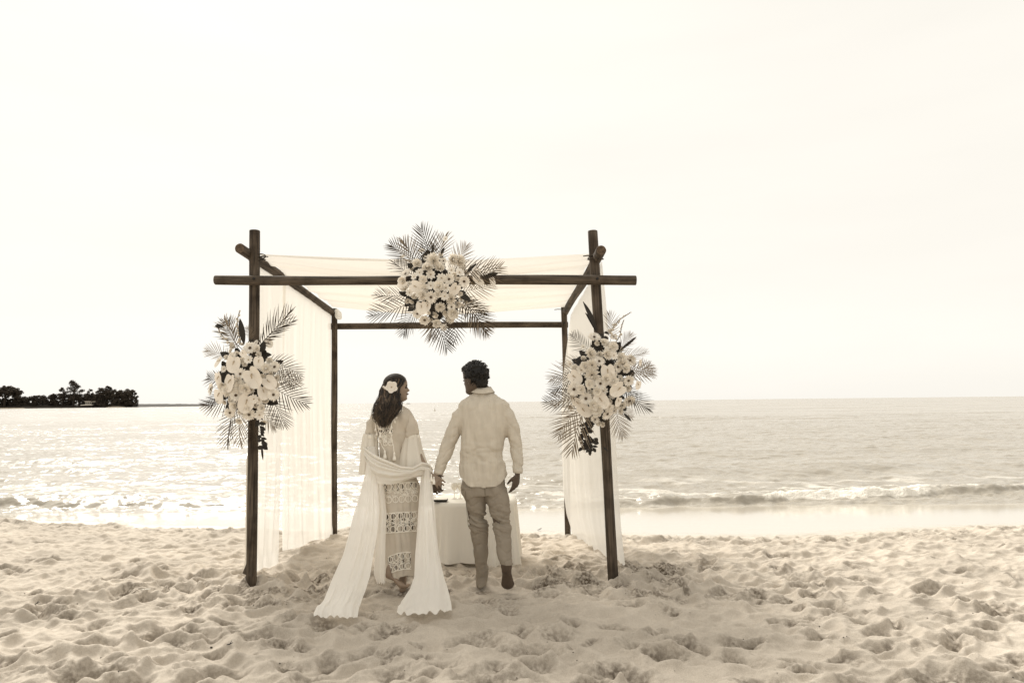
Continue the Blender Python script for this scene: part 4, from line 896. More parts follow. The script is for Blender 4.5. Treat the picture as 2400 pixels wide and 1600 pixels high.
hand(b_, P(1027, 1113, DM-.03), P(1024, 1150, DM-.04)-P(1029, 1113, DM-.03), Vector((-.45, -1, .1)), 1, [.55, .65, .75, .85], 1.12, spread=.07, thumb=.1)
hand(b_, P(1213, 1112, DM-.05), P(1206, 1150, DM-.02)-P(1214, 1112, DM-.05), Vector((.75, -.65, 0)), 1, [.16, .28, .34, .42], 1.0)
body = remesh(b_, .0052, 3)
o = obj('body', body, SKIN, man)
s_ = MB()
s_.rings(ringsP([(914, 1131, 18, .062), (921, 1131, 25, .075), (930, 1132, 36, .088), (938, 1133, 49, .10), (948, 1134, 59, .113), (968, 1135, 58, .125), (1000, 1136, 53.5, .135), (1040, 1132, 51, .13), (1062, 1131, 51, .125), (1088, 1132, 55, .13), (1115, 1134, 57, .135), (1150, 1134, 56, .135)], DM))
tubeP(s_, [(1106, 962, DM, 16), (1094, 963, DM, 20), (1081, 976, DM, 20.5), (1066, 1003, DM, 18), (1053, 1036, DM, 17), (1042, 1068, DM-.01, 14.5), (1033, 1090, DM-.02, 13), (1028.5, 1102, DM-.025, 10.5), (1027.5, 1110, DM-.03, 10)], 20)
tubeP(s_, [(1162, 962, DM, 16), (1174, 963, DM, 20), (1186.5, 976, DM, 20), (1199, 1003, DM, 17), (1207, 1036, DM, 15), (1212, 1068, DM-.02, 12.5), (1213.5, 1090, DM-.04, 11.5), (1213.5, 1107, DM-.05, 10.5)], 20)
sh = remesh(s_, .0065, 3)
def shirt_fold(co):
    x, y, z = co[:, 0], co[:, 1], co[:, 2]
    cxx = P(1133, 1000, DM).x; arm = np.clip((np.abs(x-cxx)-.19)/.03, 0, 1); dn = (z-P(1133, 1130, DM).z)/.75
    f = (fbm(x*11+z*1.5, z*1.8+y*4, 3, 5)-.5)*.055*(1-arm)*(np.clip(1.1-dn, .25, 1))
    f += (fbm(x*9+z*9, z*14-x*5, 3, 6)-.5)*.014*arm
    f += (fbm(x*6-z*7, z*12+x*8, 3, 9)-.5)*.036*(1-arm)*np.exp(-((dn-.28)/.18)**2)
    f += (fbm(x*30, z*30+y*20, 2, 8)-.5)*.004
    rid = lambda n, p=5: (1-np.abs(2*n-1))**p
    side = np.sign(x-cxx)
    f -= .008*rid(fbm((x-cxx)*side*6+z*5, z*9+5-(x-cxx)*side*4, 2, 101), 7)*(1-arm)*(.35+np.exp(-((dn-.42)/.15)**2))
    f -= .009*rid(fbm(z*16+x*side*10, x*6+y*6, 2, 102), 6)*arm
    f -= .007*rid(fbm(x*13+3, z*1.5+y*3, 2, 103), 7)*(1-arm)
    return f
fold(sh, shirt_fold)
def hemy(x, y):
    cx = P(1134, 1120, DM).x; q = min(1.0, abs(x-cx)/.195); a = math.hypot((x-cx)/.2, (y-DM)/.135); 
    return P(1134, 1138-30*q**4, DM).z
def in_arm(v): return v[0] < P(1070, 1090, DM).x or v[0] > P(1196, 1090, DM).x
cut(sh, lambda v: in_arm(v) or v[2] > hemy(v[0], v[1])+.004*math.sin(v[0]*60))
shirt = obj('shirt', sh, SHIRT, man)
sol = shirt.modifiers.new('thickness', 'SOLIDIFY'); sol.thickness = .004; sol.offset = 1
# collar, yoke seam, cuffs
cb = MB(); rr_ = []
for k, (py, rx, ry) in enumerate(((922, 26, .082), (915, 21.5, .074), (909.5, 18.8, .068), (909, 19.6, .071), (915, 23.5, .079), (922, 29, .092))):
    c = P(1131, py, DM-.01); n = 36; rr_.append([c+Vector((rx*DM/FPX*math.cos(t), ry*math.sin(t), .012*math.sin(t)*0+.010*math.cos(t*2)-.01*math.sin(t))) for t in [2*math.pi*j/n for j in range(n+1)]])
cb.sheet(rr_); obj('collar', cb, SHIRT, shirt)
bv = BVHTree.FromPolygons([Vector(v) for v in sh.v], sh.f)
def cast(bvh, px, py, off=.002):
    d = (P(px, py, 5)-CAM).normalized(); h = bvh.ray_cast(CAM, d)
    return (h[0]+h[1]*off if h[0] is not None else None)
def seam(bvh, pts, r, mat, parent, name='seam', off=.001, step=4):
    out = []
    for (a, b1) in zip(pts[:-1], pts[1:]):
        n = max(1, int(math.dist(a, b1)/step))
        for i in range(n): out.append((lerp(a[0], b1[0], i/n), lerp(a[1], b1[1], i/n)))
    out.append(pts[-1]); q = [cast(bvh, x, y, off) for x, y in out]; q = [p for p in q if p is not None]
    if len(q) > 1: mb = MB(); mb.tube(q, r, 6); obj(name, mb, mat, parent)
SEAM = simple('shirt_seam', (.36, .30, .23), .95)
seam(bv, [(1078, 946), (1100, 941), (1133, 939), (1166, 941), (1190, 947)], .0022, SEAM, shirt)
seam(bv, [(1085, 950), (1081, 975), (1083, 1000), (1083, 1015)], .002, SEAM, shirt); seam(bv, [(1186, 950), (1190, 975), (1187, 1000), (1186, 1016)], .002, SEAM, shirt)
for (px, py, D, r, dx) in ((1028, 1106, DM-.028, 10.9, 0), (1213.5, 1103, DM-.048, 11.4, 0)):
    mb = MB(); mb.tube([P(px+.8, py-7, D), P(px, py+5, D)], [r*D/FPX, r*D/FPX*.97], 20, cap=True); obj('cuff', mb, SHIRT, shirt)
t_ = MB()
t_.rings(ringsP([(1092, 1133, 46, .105), (1120, 1134, 49, .114), (1140, 1134, 51.5, .12), (1158, 1134, 53, .12)], DM))
for rows_ in ([(1140, 1110, 29, .112, DM), (1165, 1113, 25.5, .10, DM), (1200, 1117, 21.5, .085, DM), (1225, 1120, 21, .08, DM), (1260, 1123, 19, .072, DM+.02), (1320, 1128.5, 13.5, .06, DM+.06), (1350, 1130, 11.5, .052, DM+.08), (1372, 1130.5, 12, .065, DM+.07)],
              [(1140, 1158, 30, .112, DM), (1165, 1165, 27, .10, DM-.02), (1200, 1171, 23.5, .088, DM-.04), (1225, 1175, 21, .082, DM-.06), (1260, 1180, 18.5, .072, DM-.10), (1300, 1183.5, 17, .062, DM-.14), (1316, 1186, 15.5, .055, DM-.165), (1323, 1187, 15.5, .055, DM-.17)]):
    t_.rings(ringsP(rows_, DM))
tr = remesh(t_, .0065, 3)
def tr_fold(co):
    x, y, z = co[:, 0], co[:, 1], co[:, 2]; zk = P(1150, 1218, DM).z; zc = P(1150, 1340, DM).z; za = P(1150, 1165, DM).z
    f = (fbm(x*5+z*2, z*26+x*7, 3, 15)-.5)*.07*np.exp(-((z-zk)/.075)**2)
    f += (fbm(x*8, z*22-x*9, 3, 16)-.5)*.03*np.exp(-((z-zc)/.10)**2)
    f += (fbm(x*14+z*5, z*5, 3, 17)-.5)*.026
    f += (fbm(x*9+z*9, z*12-x*9, 3, 18)-.5)*.014*np.exp(-((z-za)/.07)**2)
    rid = lambda n, p=5: (1-np.abs(2*n-1))**p
    f -= .016*rid(fbm(x*5+z*4, z*24+x*10, 2, 111), 5)*np.exp(-((z-zk)/.08)**2)+.006*rid(fbm(x*7+z*9, z*12-x*8, 2, 112), 6)
    return f
fold(tr, tr_fold); cut(tr, lambda v: v[2] < P(1134, 1096, DM).z)
trousers = obj('trousers', tr, TROU, man)
bt = BVHTree.FromPolygons([Vector(v) for v in tr.v], tr.f)
TS = simple('trouser_seam', (.16, .13, .09), .95)
seam(bt, [(1136, 1140), (1137, 1160)], .0025, TS, trousers)
seam(bt, [(1091, 1150), (1094, 1200), (1100, 1250)], .0018, TS, trousers)
# short curly hair
h_ = MB(); Mi = MM
h_.ell(mh_c+Mi@Vector((-.018, 0, .150)), (.114, .092, .106), Mi, 24, 14); h_.ell(mh_c+Mi@Vector((.055, 0, .205)), (.052, .062, .038), Mi)
h_.ell(mh_c+Mi@Vector((-.075, 0, .085)), (.045, .066, .062), Mi)
rg = random.Random(5)
for i in range(150):
    a = rg.uniform(0, 6.28); ph = rg.uniform(-.9, 1.5); q = Vector((math.cos(ph)*math.cos(a)*.116-.02, math.cos(ph)*math.sin(a)*.093, math.sin(ph)*.103+.15))
    if q.x > .035 and q.z < .195: continue
    if q.z < .06: continue
    if abs(q.y) > .05 and q.x > .0 and q.z < .13: continue
    r_ = rg.uniform(.007, .014); h_.ell(mh_c+Mi@q, (r_, r_, r_*1.1), None, 8, 6)
hr = remesh(h_, .0055, 1)
keep = lambda v: True
Mt = Mi.transposed()
def hk(v):
    q = Mt@(Vector(v)-mh_c); 
    if q.x > .03 and q.z < .155+.25*(q.x-.03): return False
    if q.x > -.02 and q.z < .115: return False
    return q.z > .035
hr.c = [1.0]*len(hr.v)
fold(hr, lambda co: (fbm(co[:, 0]*60+co[:, 1]*50, co[:, 2]*70, 2, 3)-.5)*.005)
cut(hr, hk)
for i in range(200):
    a = rg.uniform(0, 6.28); ph = rg.uniform(-.95, 1.5); q = Vector((math.cos(ph)*math.cos(a)*.124-.02, math.cos(ph)*math.sin(a)*.100, math.sin(ph)*.111+.15))
    if q.x > .035 and q.z < .19: continue
    if q.z < .05 or (q.x > -.02 and q.z < .12): continue
    p0 = mh_c+Mi@q; r_ = rg.uniform(.005, .011); b1 = Vector((rg.gauss(0, 1), rg.gauss(0, 1), rg.gauss(0, 1))).normalized(); b2 = b1.orthogonal().normalized()
    hr.tube([p0+(b1*math.cos(t_)+b2*math.sin(t_))*r_ for t_ in np.linspace(0, rg.uniform(2, 4.5), 7)], [.0026]*5+[.002, .001], 5, col=rg.choice([.6, 1, 1.6]))
obj('hair', hr, HAIRM, man, color=True)
beard = MB()
# stubble-dark brow and eye on the visible side
for sy in (-1, 1):
    mb = MB(); mb.tube([mh_c+Mi@Vector((.086, sy*.018, .127)), mh_c+Mi@Vector((.083, sy*.034, .131)), mh_c+Mi@Vector((.070, sy*.050, .127))], [.003, .004, .002], 6); obj('eyebrow', mb, HAIRM, man)
    mb = MB(); mb.ell(mh_c+Mi@Vector((.0765, sy*.034, .112)), (.010, .013, .0065), Mi, 10, 6); obj('eye', mb, EYE, man)
mb = MB(); mb.tube([mh_c+Mi@Vector((.080, -.022, .052)), mh_c+Mi@Vector((.093, 0, .053)), mh_c+Mi@Vector((.080, .022, .052))], [.002, .005, .002], 8); obj('mouth', mb, LIP, man)

# ---- woman
DW = 5.62
woman = thing('person', (P(930, 1365, DW).x, DW, gz(P(930, 1365, DW).x, DW)), 'long-haired woman in lace dress and trailing shawl with a white flower in her hair', 'person')
b_ = MB()
b_.rings(ringsP([(945, 928, 10, .045), (955, 925, 20, .05), (966, 920, 38, .065), (985, 918, 36, .08), (1010, 918, 30, .085), (1040, 917, 26, .075), (1072, 917, 24, .07), (1100, 923, 32, .085), (1140, 932, 36, .095), (1165, 934, 36, .09)], DW))
tubeP(b_, [(926, 962, DW, 13), (929, 940, DW-.0, 12.5), (930, 920, DW, 13)])
wh_c = P(931.5, 938.5, DW)
WM = head(b_, wh_c, R(16), .925, R(-2))
tubeP(b_, [(945, 975, DW, 9), (957, 977, DW, 10.5), (965, 1010, DW, 9.5), (971, 1045, DW, 9), (988, 1080, DW-.06, 7.5), (1008, 1112, DW-.12, 5.5)])
tubeP(b_, [(890, 976, DW, 9), (878, 978, DW, 10.5), (869, 1010, DW, 9.5), (864, 1050, DW+.0, 9), (874, 1075, DW+.10, 7), (885, 1092, DW+.20, 5.5)])
tubeP(b_, [(946, 1150, DW, 20), (948, 1240, DW+.03, 14), (946, 1300, DW+.06, 11), (944, 1345, DW+.10, 8)])
tubeP(b_, [(922, 1150, DW, 20), (922, 1240, DW-.02, 14), (918, 1300, DW-.08, 10), (909, 1342, DW-.15, 8)])
fa_ = P(944, 1345, DW+.10); hl = Vector((fa_.x, fa_.y-.02, 0)); hl.z = gz(hl.x, hl.y)+.03
foot(b_, fa_, hl, hl+Vector((0, .14, 0)), hl+Vector((0, .2, -.005)), Vector((0, 0, 1)), .9)
foot(b_, P(909, 1342, DW-.15), P(909, 1351, 5.47), P(941, 1371, 5.46), P(957, 1374, 5.48), Vector((.35, .25, .9)).normalized(), .92)
hand(b_, P(1009, 1114, DW-.12), P(1036, 1136, DW-.15)-P(1009, 1114, DW-.12), Vector((-.2, -.9, .5)), -1, [.5, .55, .6, .6], .92, thumb=.0)
hand(b_, P(885, 1092, DW+.20), P(905, 1105, DW+.26)-P(885, 1092, DW+.20), Vector((0, -.3, 1)), -1, .3, .88)
body = remesh(b_, .0052, 3); obj('body', body, SKINW, woman)
for sy in (-1, 1):
    mb = MB(); mb.tube([wh_c+WM@(Vector((.087, sy*.016, .127))*.925), wh_c+WM@(Vector((.084, sy*.034, .132))*.925), wh_c+WM@(Vector((.070, sy*.050, .128))*.925)], [.0025, .0035, .0015], 6); obj('eyebrow', mb, HAIRM, woman)
    mb = MB(); mb.ell(wh_c+WM@(Vector((.0765, sy*.034, .112))*.925), (.010, .013, .0065), WM, 10, 6); obj('eye', mb, EYE, woman)
mb = MB(); mb.tube([wh_c+WM@(Vector((.078, -.022, .0535))*.925), wh_c+WM@(Vector((.094, 0, .0545))*.925), wh_c+WM@(Vector((.078, .022, .0535))*.925)], [.003, .0065, .003], 8); obj('mouth', mb, LIP, woman)
# dress
d_ = MB()
DR = [(951, 926, 15, .058), (957, 923, 26, .068), (963, 920, 38, .082), (971, 918.5, 46, .095), (984, 918, 44, .105), (1015, 918, 35, .106), (1040, 917, 30, .098), (1072, 917, 28, .092), (1090, 921, 34, .10), (1115, 927, 43, .12), (1140, 933, 49, .135), (1170, 936, 46, .14), (1200, 936.5, 43, .14), (1250, 937, 40, .145), (1290, 936, 40, .15), (1325, 934, 41, .16), (1362, 932, 43, .17)]
d_.rings(ringsP(DR, DW))
tubeP(d_, [(944, 976, DW, 11), (953, 977, DW, 13), (962, 992, DW, 14.5), (965, 1018, DW, 15)], 18)
tubeP(d_, [(891, 978, DW, 11), (882, 979, DW, 13), (873, 994, DW, 14.5), (868, 1018, DW, 15)], 18)
dr = remesh(d_, .0065, 3)
def dr_fold(co):
    x, y, z = co[:, 0], co[:, 1], co[:, 2]; zw = P(920, 1072, DW).z
    low = np.clip((zw-z)/.5, 0, 1)
    f = (fbm(x*13+z*1.0, z*1.1+y*3, 3, 25)-.5)*(.04+.075*low)
    f += (fbm(x*18+z*8, z*9-x*4, 3, 26)-.5)*.03*np.clip((z-zw)/.1, 0, 1)
    f += .004*np.sin(x*150)*np.exp(-((z-zw+.03)/.09)**2)
    return f
fold(dr, dr_fold)
cut(dr, lambda v: v[2] > P(930, 1346+7*math.sin(v[0]*31), DW).z)
dress = obj('dress', dr, DRESS, woman)
sol = dress.modifiers.new('thickness', 'SOLIDIFY'); sol.thickness = .003; sol.offset = 1
bd = BVHTree.FromPolygons([Vector(v) for v in dr.v], dr.f)
def patch(bvh, polyf, x0, x1, mat, parent, name, off=.003, nx=24, ny=8):
    """thin cloth band lying on the dress between two photograph rows"""
    rows = []
    for i in range(ny+1):
        row = []
        for j in range(nx+1):
            px = lerp(x0, x1, j/nx); ya, yb = polyf(px); p = cast(bvh, px, lerp(ya, yb, i/ny), off)
            if p is None: p = row[-1] if row else None
            row.append(p)
        if all(p is not None for p in row): rows.append(row)
    if len(rows) > 1: mb = MB(); mb.sheet(rows); obj(name, mb, mat, parent)
def lace_band(x0, x1, yf, h, ovs, bvh=bd, parent=dress, arch=True, pitch=13.0):
    patch(bvh, lambda px: (yf(px), yf(px)+h), x0, x1, SHEERD, parent, 'lace_ground')
    mb = MB()
    def line(pts, r=.0024, off=.006):
        q = [cast(bvh, x, y, off) for x, y in pts]
        if all(p is not None for p in q): mb.tube(q, r, 5)
    n = max(1, int((x1-x0)/pitch)); w_ = (x1-x0)/n
    for (yo, oh) in ovs:
        for i in range(n):
            cx = x0+(i+.5)*w_; cy = yf(cx)+yo
            line([(cx+w_*.42*math.cos(a), cy+oh*math.sin(a)) for a in np.linspace(0, 6.283, 13)], .0034)
            line([(cx, cy-oh*.9), (cx, cy+oh*.9)], .0016)
    for yo in (0, h): line([(x, yf(x)+yo) for x in np.linspace(x0, x1, 16)], .0035)
    r = random.Random(int(x0+yf(x0)))
    if len(ovs) > 1:
        y0 = (ovs[0][0]+ovs[0][1]); y1_ = ovs[1][0]-ovs[1][1]
        for i in range(int((x1-x0)*(y1_-y0)/14)):
            cx = r.uniform(x0+2, x1-2); cy = yf(cx)+r.uniform(y0, y1_); rr = r.uniform(1.5, 3.2)
            line([(cx+rr*math.cos(a), cy+rr*math.sin(a)) for a in np.linspace(r.random()*6, r.random()*6+4.5, 6)], .0020)
    obj('lace_trim', mb, LACE, parent)
lace_band(889, 979, lambda x: 1134-(x-889)*.06, 47, [(8, 7.5), (38, 7.5)], pitch=13.5)
lace_band(899, 976, lambda x: 1203-(x-899)*.07, 46, [(8, 7.5), (38, 7.5)], pitch=13)
lace_band(909, 962, lambda x: 1303-(x-909)*.30+.006*(x-930)**2, 40, [(8, 7.5), (32, 7)], pitch=13)
lace_band(888, 921, lambda x: 1003, 42, [(6, 5), (36, 5)], pitch=11)
# flared outer sleeves below the gathers
FLS = []
def flare(rows_, seed, name='sleeve'):
    mb = MB(); rg_ = []
    fine = []
    for a, b1 in zip(rows_[:-1], rows_[1:]):
        for i in range(6): fine.append(tuple(lerp(a[q], b1[q], i/6) for q in range(5)))
    fine.append(rows_[-1])
    for (py, cx, rx, ry, D) in fine:
        c = P(cx, py, D); v = (py-fine[0][0])/(fine[-1][0]-fine[0][0]); n = 64
        rg_.append([c+Vector(((rx*D/FPX)*math.cos(t)*(1+(.10*math.sin(7*t+seed)+.05*math.sin(13*t))*(.5+.5*v)), ry*math.sin(t)*(1+(.14*math.sin(7*t+seed)+.07*math.sin(13*t))*(.5+.5*v)), 0)) for t in [2*math.pi*j/n for j in range(n+1)]])
    mb.sheet(rg_); o_ = obj(name, mb, SHL, woman); return mb
SHL = simple('pale_sleeve_cloth', (.80, .745, .65), .95, spec=.05, transl=.15)
sm = flare([(1016, 965, 15, .052, DW), (1024, 965, 18, .06, DW), (1045, 965, 21.5, .075, DW-.01), (1070, 966, 27, .09, DW-.02), (1098, 969, 33, .10, DW-.03), (1112, 972, 35, .10, DW-.04)], 1)
bs = BVHTree.FromPolygons([Vector(v) for v in sm.v], sm.f)
lace_band(964, 979, lambda x: 1036, 55, [(10, 6), (28, 7), (46, 6)], bs, woman, pitch=9)
flare([(1016, 868, 15, .052, DW), (1024, 868, 17, .06, DW), (1045, 867, 19, .075, DW-.01), (1075, 867, 20, .09, DW-.03), (1110, 866, 22, .09, DW-.06)], 3)
for (cx, w_) in ((965, 15), (868, 15)):
    mb = MB()
    for i in range(12):
        x = cx-w_+2*w_*i/11; mb.tube([P(x, 1018, DW-.058+.04*abs(i-5.5)/5.5), P(x+random.uniform(-1, 1), 1027, DW-.064+.04*abs(i-5.5)/5.5)], [.004, .006], 5)
    tag(obj('ruffle', mb, LACE, woman), kind='stuff')
# shawl: two hanging panels and the swag across her back
def cloth_rows(tbl, nf, amp, seed, ncol=60, nrow=70, ph=1.0):
    rows = []; ys_ = [r[0] for r in tbl]
    for i in range(nrow+1):
        py = lerp(ys_[0], ys_[-1], i/nrow); l_ = interp(py, ys_, [r[1] for r in tbl]); r_ = interp(py, ys_, [r[2] for r in tbl]); D = interp(py, ys_, [r[3] for r in tbl]); v = i/nrow; row = []
        for j in range(ncol+1):
            s = j/ncol; a = amp*(.5+.8*v)*(math.sin(nf*6.283*s+seed+ph*math.sin(v*2.5+seed))+.5*math.sin(nf*14.1*s+seed*2+v*2))
            bulge = -.05*math.sin(math.pi*s)
            sw = s+.03*math.sin(v*4+seed)+.02*math.sin(v*9); a = amp*(.4+.9*v)*2.6*(float(fbm(np.array([sw*nf*2.4+seed*9]), np.array([v*1.6+seed]), 3, 33)[0]-.5)*1.6)
            row.append(P(lerp(l_, r_, s), py+(0 if i < nrow-2 else (i-nrow+3)*1.3*math.sin(s*9+seed)*math.sin(s*31+seed*2)), D+a+bulge))
        rows.append(row)
    return rows
def G(py, px, k=.02):  # depth at which the sight line meets the sand
    D = 5.0
    for _ in range(20):
        p = P(px, py, D); D = D+(p.z-k-gz(p.x, p.y))*2.2
    return D
shroot = MB()
tblL = [(1046, 853, 882, 5.57), (1080, 859, 884, 5.50), (1100, 857, 885, 5.46), (1150, 846, 886, 5.42), (1200, 830, 889, 5.37), (1250, 818, 884, 5.30), (1300, 804, 875, 5.22), (1350, 781, 867, 5.12), (1385, 767, 856, 5.04), (1405, 759, 848, 4.96), (1425, 744, 842, 4.87), (1440, 735, 839, 4.80), (1448, 736, 838, 4.77)]
shawl_rows = cloth_rows(tblL, 1.5, .026, 1.3); shroot.sheet(shawl_rows)
def ground_clamp(mb, eps=.006):
    V = np.array(mb.v); H, _ = sand_h(V[:, 0], V[:, 1]); nr = np.clip(1-(V[:, 2]-H)/.14, 0, 1); V[:, 2] += nr*(fbm(V[:, 0]*14, V[:, 1]*14, 3, 77)-.35)*.07+nr*(fbm(V[:, 0]*34, V[:, 1]*34, 3, 79)-.4)*.035; V[:, 1] += nr*(fbm(V[:, 0]*18, V[:, 2]*18, 3, 78)-.5)*.05; V[:, 2] = np.maximum(V[:, 2], H+eps); mb.v = [tuple(p) for p in V]
ground_clamp(shroot)
shawl = obj('shawl', shroot, SHAWL, woman)
mb = MB(); tblR = [(1096, 990, 1010, 5.52), (1125, 986, 1012, 5.50), (1160, 983, 1016, 5.46), (1200, 980, 1019, 5.42), (1250, 977, 1023, 5.36), (1300, 973, 1029, 5.27), (1350, 971, 1040, 5.15), (1380, 961, 1050, 5.07), (1405, 943, 1056, 4.98), (1425, 932, 1059, 4.89), (1438, 930, 1059, 4.83)]
mb.sheet(cloth_rows(tblR, 1.4, .026, 2.2)); ground_clamp(mb); obj('shawl_panel', mb, SHAWL, shawl)
mb = MB(); tblI = [(1128, 884, 898, 5.46), (1200, 884, 906, 5.45), (1250, 881, 904, 5.44), (1300, 878, 903, 5.44), (1345, 876, 904, 5.45), (1366, 884, 903, 5.45)]
mb.sheet(cloth_rows(tblI, 1.6, .008, .5, 24, 40)); obj('shawl_panel', mb, SHAWL, shawl)
# swag
U_ = [(852, 1046), (868, 1058), (885, 1069), (914, 1082), (940, 1093), (968, 1096), (990, 1083), (1006, 1087), (1015, 1100)]
W_ = [(856, 1092), (868, 1122), (885, 1134), (918, 1135), (941, 1128), (963, 1121), (981, 1117), (1000, 1116), (1012, 1113)]
DD = [5.55, 5.47, 5.43, 5.42, 5.43, 5.45, 5.50, 5.53, 5.54]
rows = []
for i in range(65):
    v = i/64*8; k = min(7, int(v)); f = v-k; row = []
    ux, uy = lerp(U_[k][0], U_[k+1][0], f), lerp(U_[k][1], U_[k+1][1], f); lx, ly = lerp(W_[k][0], W_[k+1][0], f), lerp(W_[k][1], W_[k+1][1], f); D = lerp(DD[k], DD[k+1], f)
    for j in range(33):
        s = j/32; a = -.045*math.sin(math.pi*s)+.012*math.sin(s*17+i/64*4)+.006*math.sin(s*31-i/64*5)
        row.append(P(lerp(ux, lx, s), lerp(uy, ly, s), D+a))
    rows.append(row)
mb = MB(); mb.sheet(rows)
for q in (0, 1):   # rolled upper edges
    mb.tube([P(lerp(a[0], c[0], .05+.30*q), lerp(a[1], c[1], .05+.30*q), D-.030-.012*q) for a, c, D in zip(U_, W_, DD)], [.007, .009, .011, .011, .010, .010, .009, .008, .005], 8)
obj('shawl_swag', mb, SHAWL, shawl)
# cords with tassels
def tassel(px, py, off, s=1.0, bvh=bd):
    p = cast(bvh, px, py, off) or P(px, py, DW-.12)
    mb = MB(); mb.rings([[p+Vector((r*s*math.cos(a), r*s*math.sin(a), -z*s)) for a in [2*math.pi*q/10 for q in range(10)]] for z, r in ((-.006, .002), (0, .006), (.006, .007), (.010, .0045), (.03, .011), (.045, .013))])
    obj('tassel', mb, LACE, woman)
for (zx, zy) in ((730, 720), (640, 790), (598, 860), (550, 940), (530, 1030), (300, 980), (320, 1060), (365, 1180), (380, 1090)): tassel(840+zx/7.125, 860+zy/7.125, .008, .85)
for (pts, te) in (([(881, 992), (884, 1012), (891, 1030), (897, 1045), (903, 1056)], (903, 1057)), ([(917, 994), (915, 1010), (919, 1030), (922, 1045), (923, 1060)], (923.5, 1061))):
    seam(bd, pts, .0035, LACE, woman, 'cord', .006); tassel(te[0], te[1], .010, 1.3)
seam(bd, [(946, 952), (940, 962), (930, 972), (923, 980), (918, 992), (915, 1005)], .0035, LACE, woman, 'cord', .006)
for (a, b1) in ((1003, 1108), (1011, 1112), (1017, 1118)):
    p = P(a, b1, 5.47); mb = MB(); mb.rings([[p+Vector((r*math.cos(q), r*math.sin(q), -z)) for q in np.linspace(0, 5.65, 10)] for z, r in ((-.006, .002), (0, .006), (.01, .0045), (.035, .012), (.055, .014))]); obj('tassel', mb, LACE, woman)
# wavy hair
HL = [(879, 916, 938), (884, 908, 945), (890, 904, 949), (900, 900, 945), (908, 896, 937), (915, 893, 935), (930, 890, 935), (945, 885, 937), (958, 880, 934), (970, 877, 926), (982, 878, 918), (992, 884, 911), (1000, 892, 906)]
hb = MB(); rr_ = []
for (py, l_, r_) in HL:
    cx = (l_+r_)/2; rx = (r_-l_)/2-1.5; ry = interp(py, [879, 890, 905, 930, 960, 1000], [.035, .075, .09, .055, .04, .02]); cD = interp(py, [879, 905, 930, 950, 975, 1000], [DW, DW-.005, DW-.06, DW-.10, DW-.125, DW-.13])
    c = P(cx, py, cD); rr_.append([c+Vector((rx*DW/FPX*math.cos(t), ry*math.sin(t), 0)) for t in [2*math.pi*j/24 for j in range(24)]])
hb.rings(rr_); hb.ell(wh_c+WM@Vector((-.014, 0, .135)), (.100, .078, .088), WM, 22, 12)
hw = remesh(hb, .006, 2)
WMt = WM.transposed()
def hkw(v):
    q = WMt@(Vector(v)-wh_c)
    return not (q.x > .035 and q.z < .155+.45*(q.x-.035)) and not (q.x > .005 and q.z < .13 and v[2] > P(930, 940, DW).z)
cut(hw, hkw); hw.c = [.35]*len(hw.v)
rg = random.Random(11)
for k in range(210):
    ph = rg.uniform(.02, math.pi-.02) if k > 30 else rg.uniform(-.3, math.pi+.3); a0 = rg.uniform(0, 6.28); wl = rg.uniform(.06, .10); am = rg.uniform(2.0, 5.5); pts = []
    y0 = rg.uniform(879, 900) if k % 3 else rg.uniform(890, 935); y1 = rg.uniform(950, 1004); rr2 = []; n = 30; out_ = rg.uniform(.86, 1.14)
    for i in range(n+1):
        py = lerp(y0, y1, i/n); l_ = interp(py, [h[0] for h in HL], [h[1] for h in HL]); r_ = interp(py, [h[0] for h in HL], [h[2] for h in HL])
        ry = interp(py, [879, 890, 905, 930, 960, 1000], [.04, .082, .097, .062, .046, .026]); cD = interp(py, [879, 905, 930, 950, 975, 1000], [DW, DW-.005, DW-.06, DW-.10, DW-.125, DW-.13])
        wv = np.clip((py-905)/40, 0, 1)*am*math.sin(py*wl*2.2+a0)
        px = (l_+r_)/2+((r_-l_)/2)*out_*math.cos(ph)+wv
        pts.append(P(px, py, cD-ry*max(-.2, math.sin(ph))*out_+.004*math.sin(py*wl*3+a0))); rr2.append(.0052*(1-.8*(i/n)**3))
    hw.tube(pts, rr2, 5, col=rg.choice([.15, .3, .5, .8, 1.3, 2.4, 3.6] if ph > 1.0 or rg.random() < .4 else [.15, .25, .4, .8]))
# hair swept over the crown
for k in range(70):
    a = rg.uniform(-1.25, 1.25); pts = []
    for i in range(12):
        t_ = i/11; th = lerp(1.05, -1.3, t_)  # from brow over the top to the back
        q = Vector((-.014+.099*math.sin(th)*math.cos(a*.5), .079*math.sin(a)*(.5+.5*math.cos(th*.6)), .132+.089*math.cos(th)*math.cos(a*.75)))
        pts.append(wh_c+WM@q)
    hw.tube(pts, .0035, 5, col=rg.choice([.2, .3, .5, .9]))
for k in range(46):
    ph = rg.uniform(.05, math.pi-.05); a0 = rg.uniform(0, 6.28); pts = []; y0 = rg.uniform(885, 930); y1 = rg.uniform(965, 1010); om = rg.uniform(1.12, 1.35)
    for i in range(22):
        py = lerp(y0, y1, i/21); l_ = interp(py, [h[0] for h in HL], [h[1] for h in HL]); r_ = interp(py, [h[0] for h in HL], [h[2] for h in HL]); cD = interp(py, [879, 905, 930, 950, 975, 1000], [DW, DW-.005, DW-.06, DW-.10, DW-.125, DW-.13])
        o_ = lerp(.95, om, math.sin(i/21*2.6)); pts.append(P((l_+r_)/2+(r_-l_)/2*o_*math.cos(ph)+1.6*math.sin(py*.22+a0), py, cD-.06*o_*math.sin(ph)))
    hw.tube(pts, .0013, 4, col=rg.choice([.8, 1.5, 3]))
obj('hair', hw, HAIRW, woman, color=True)
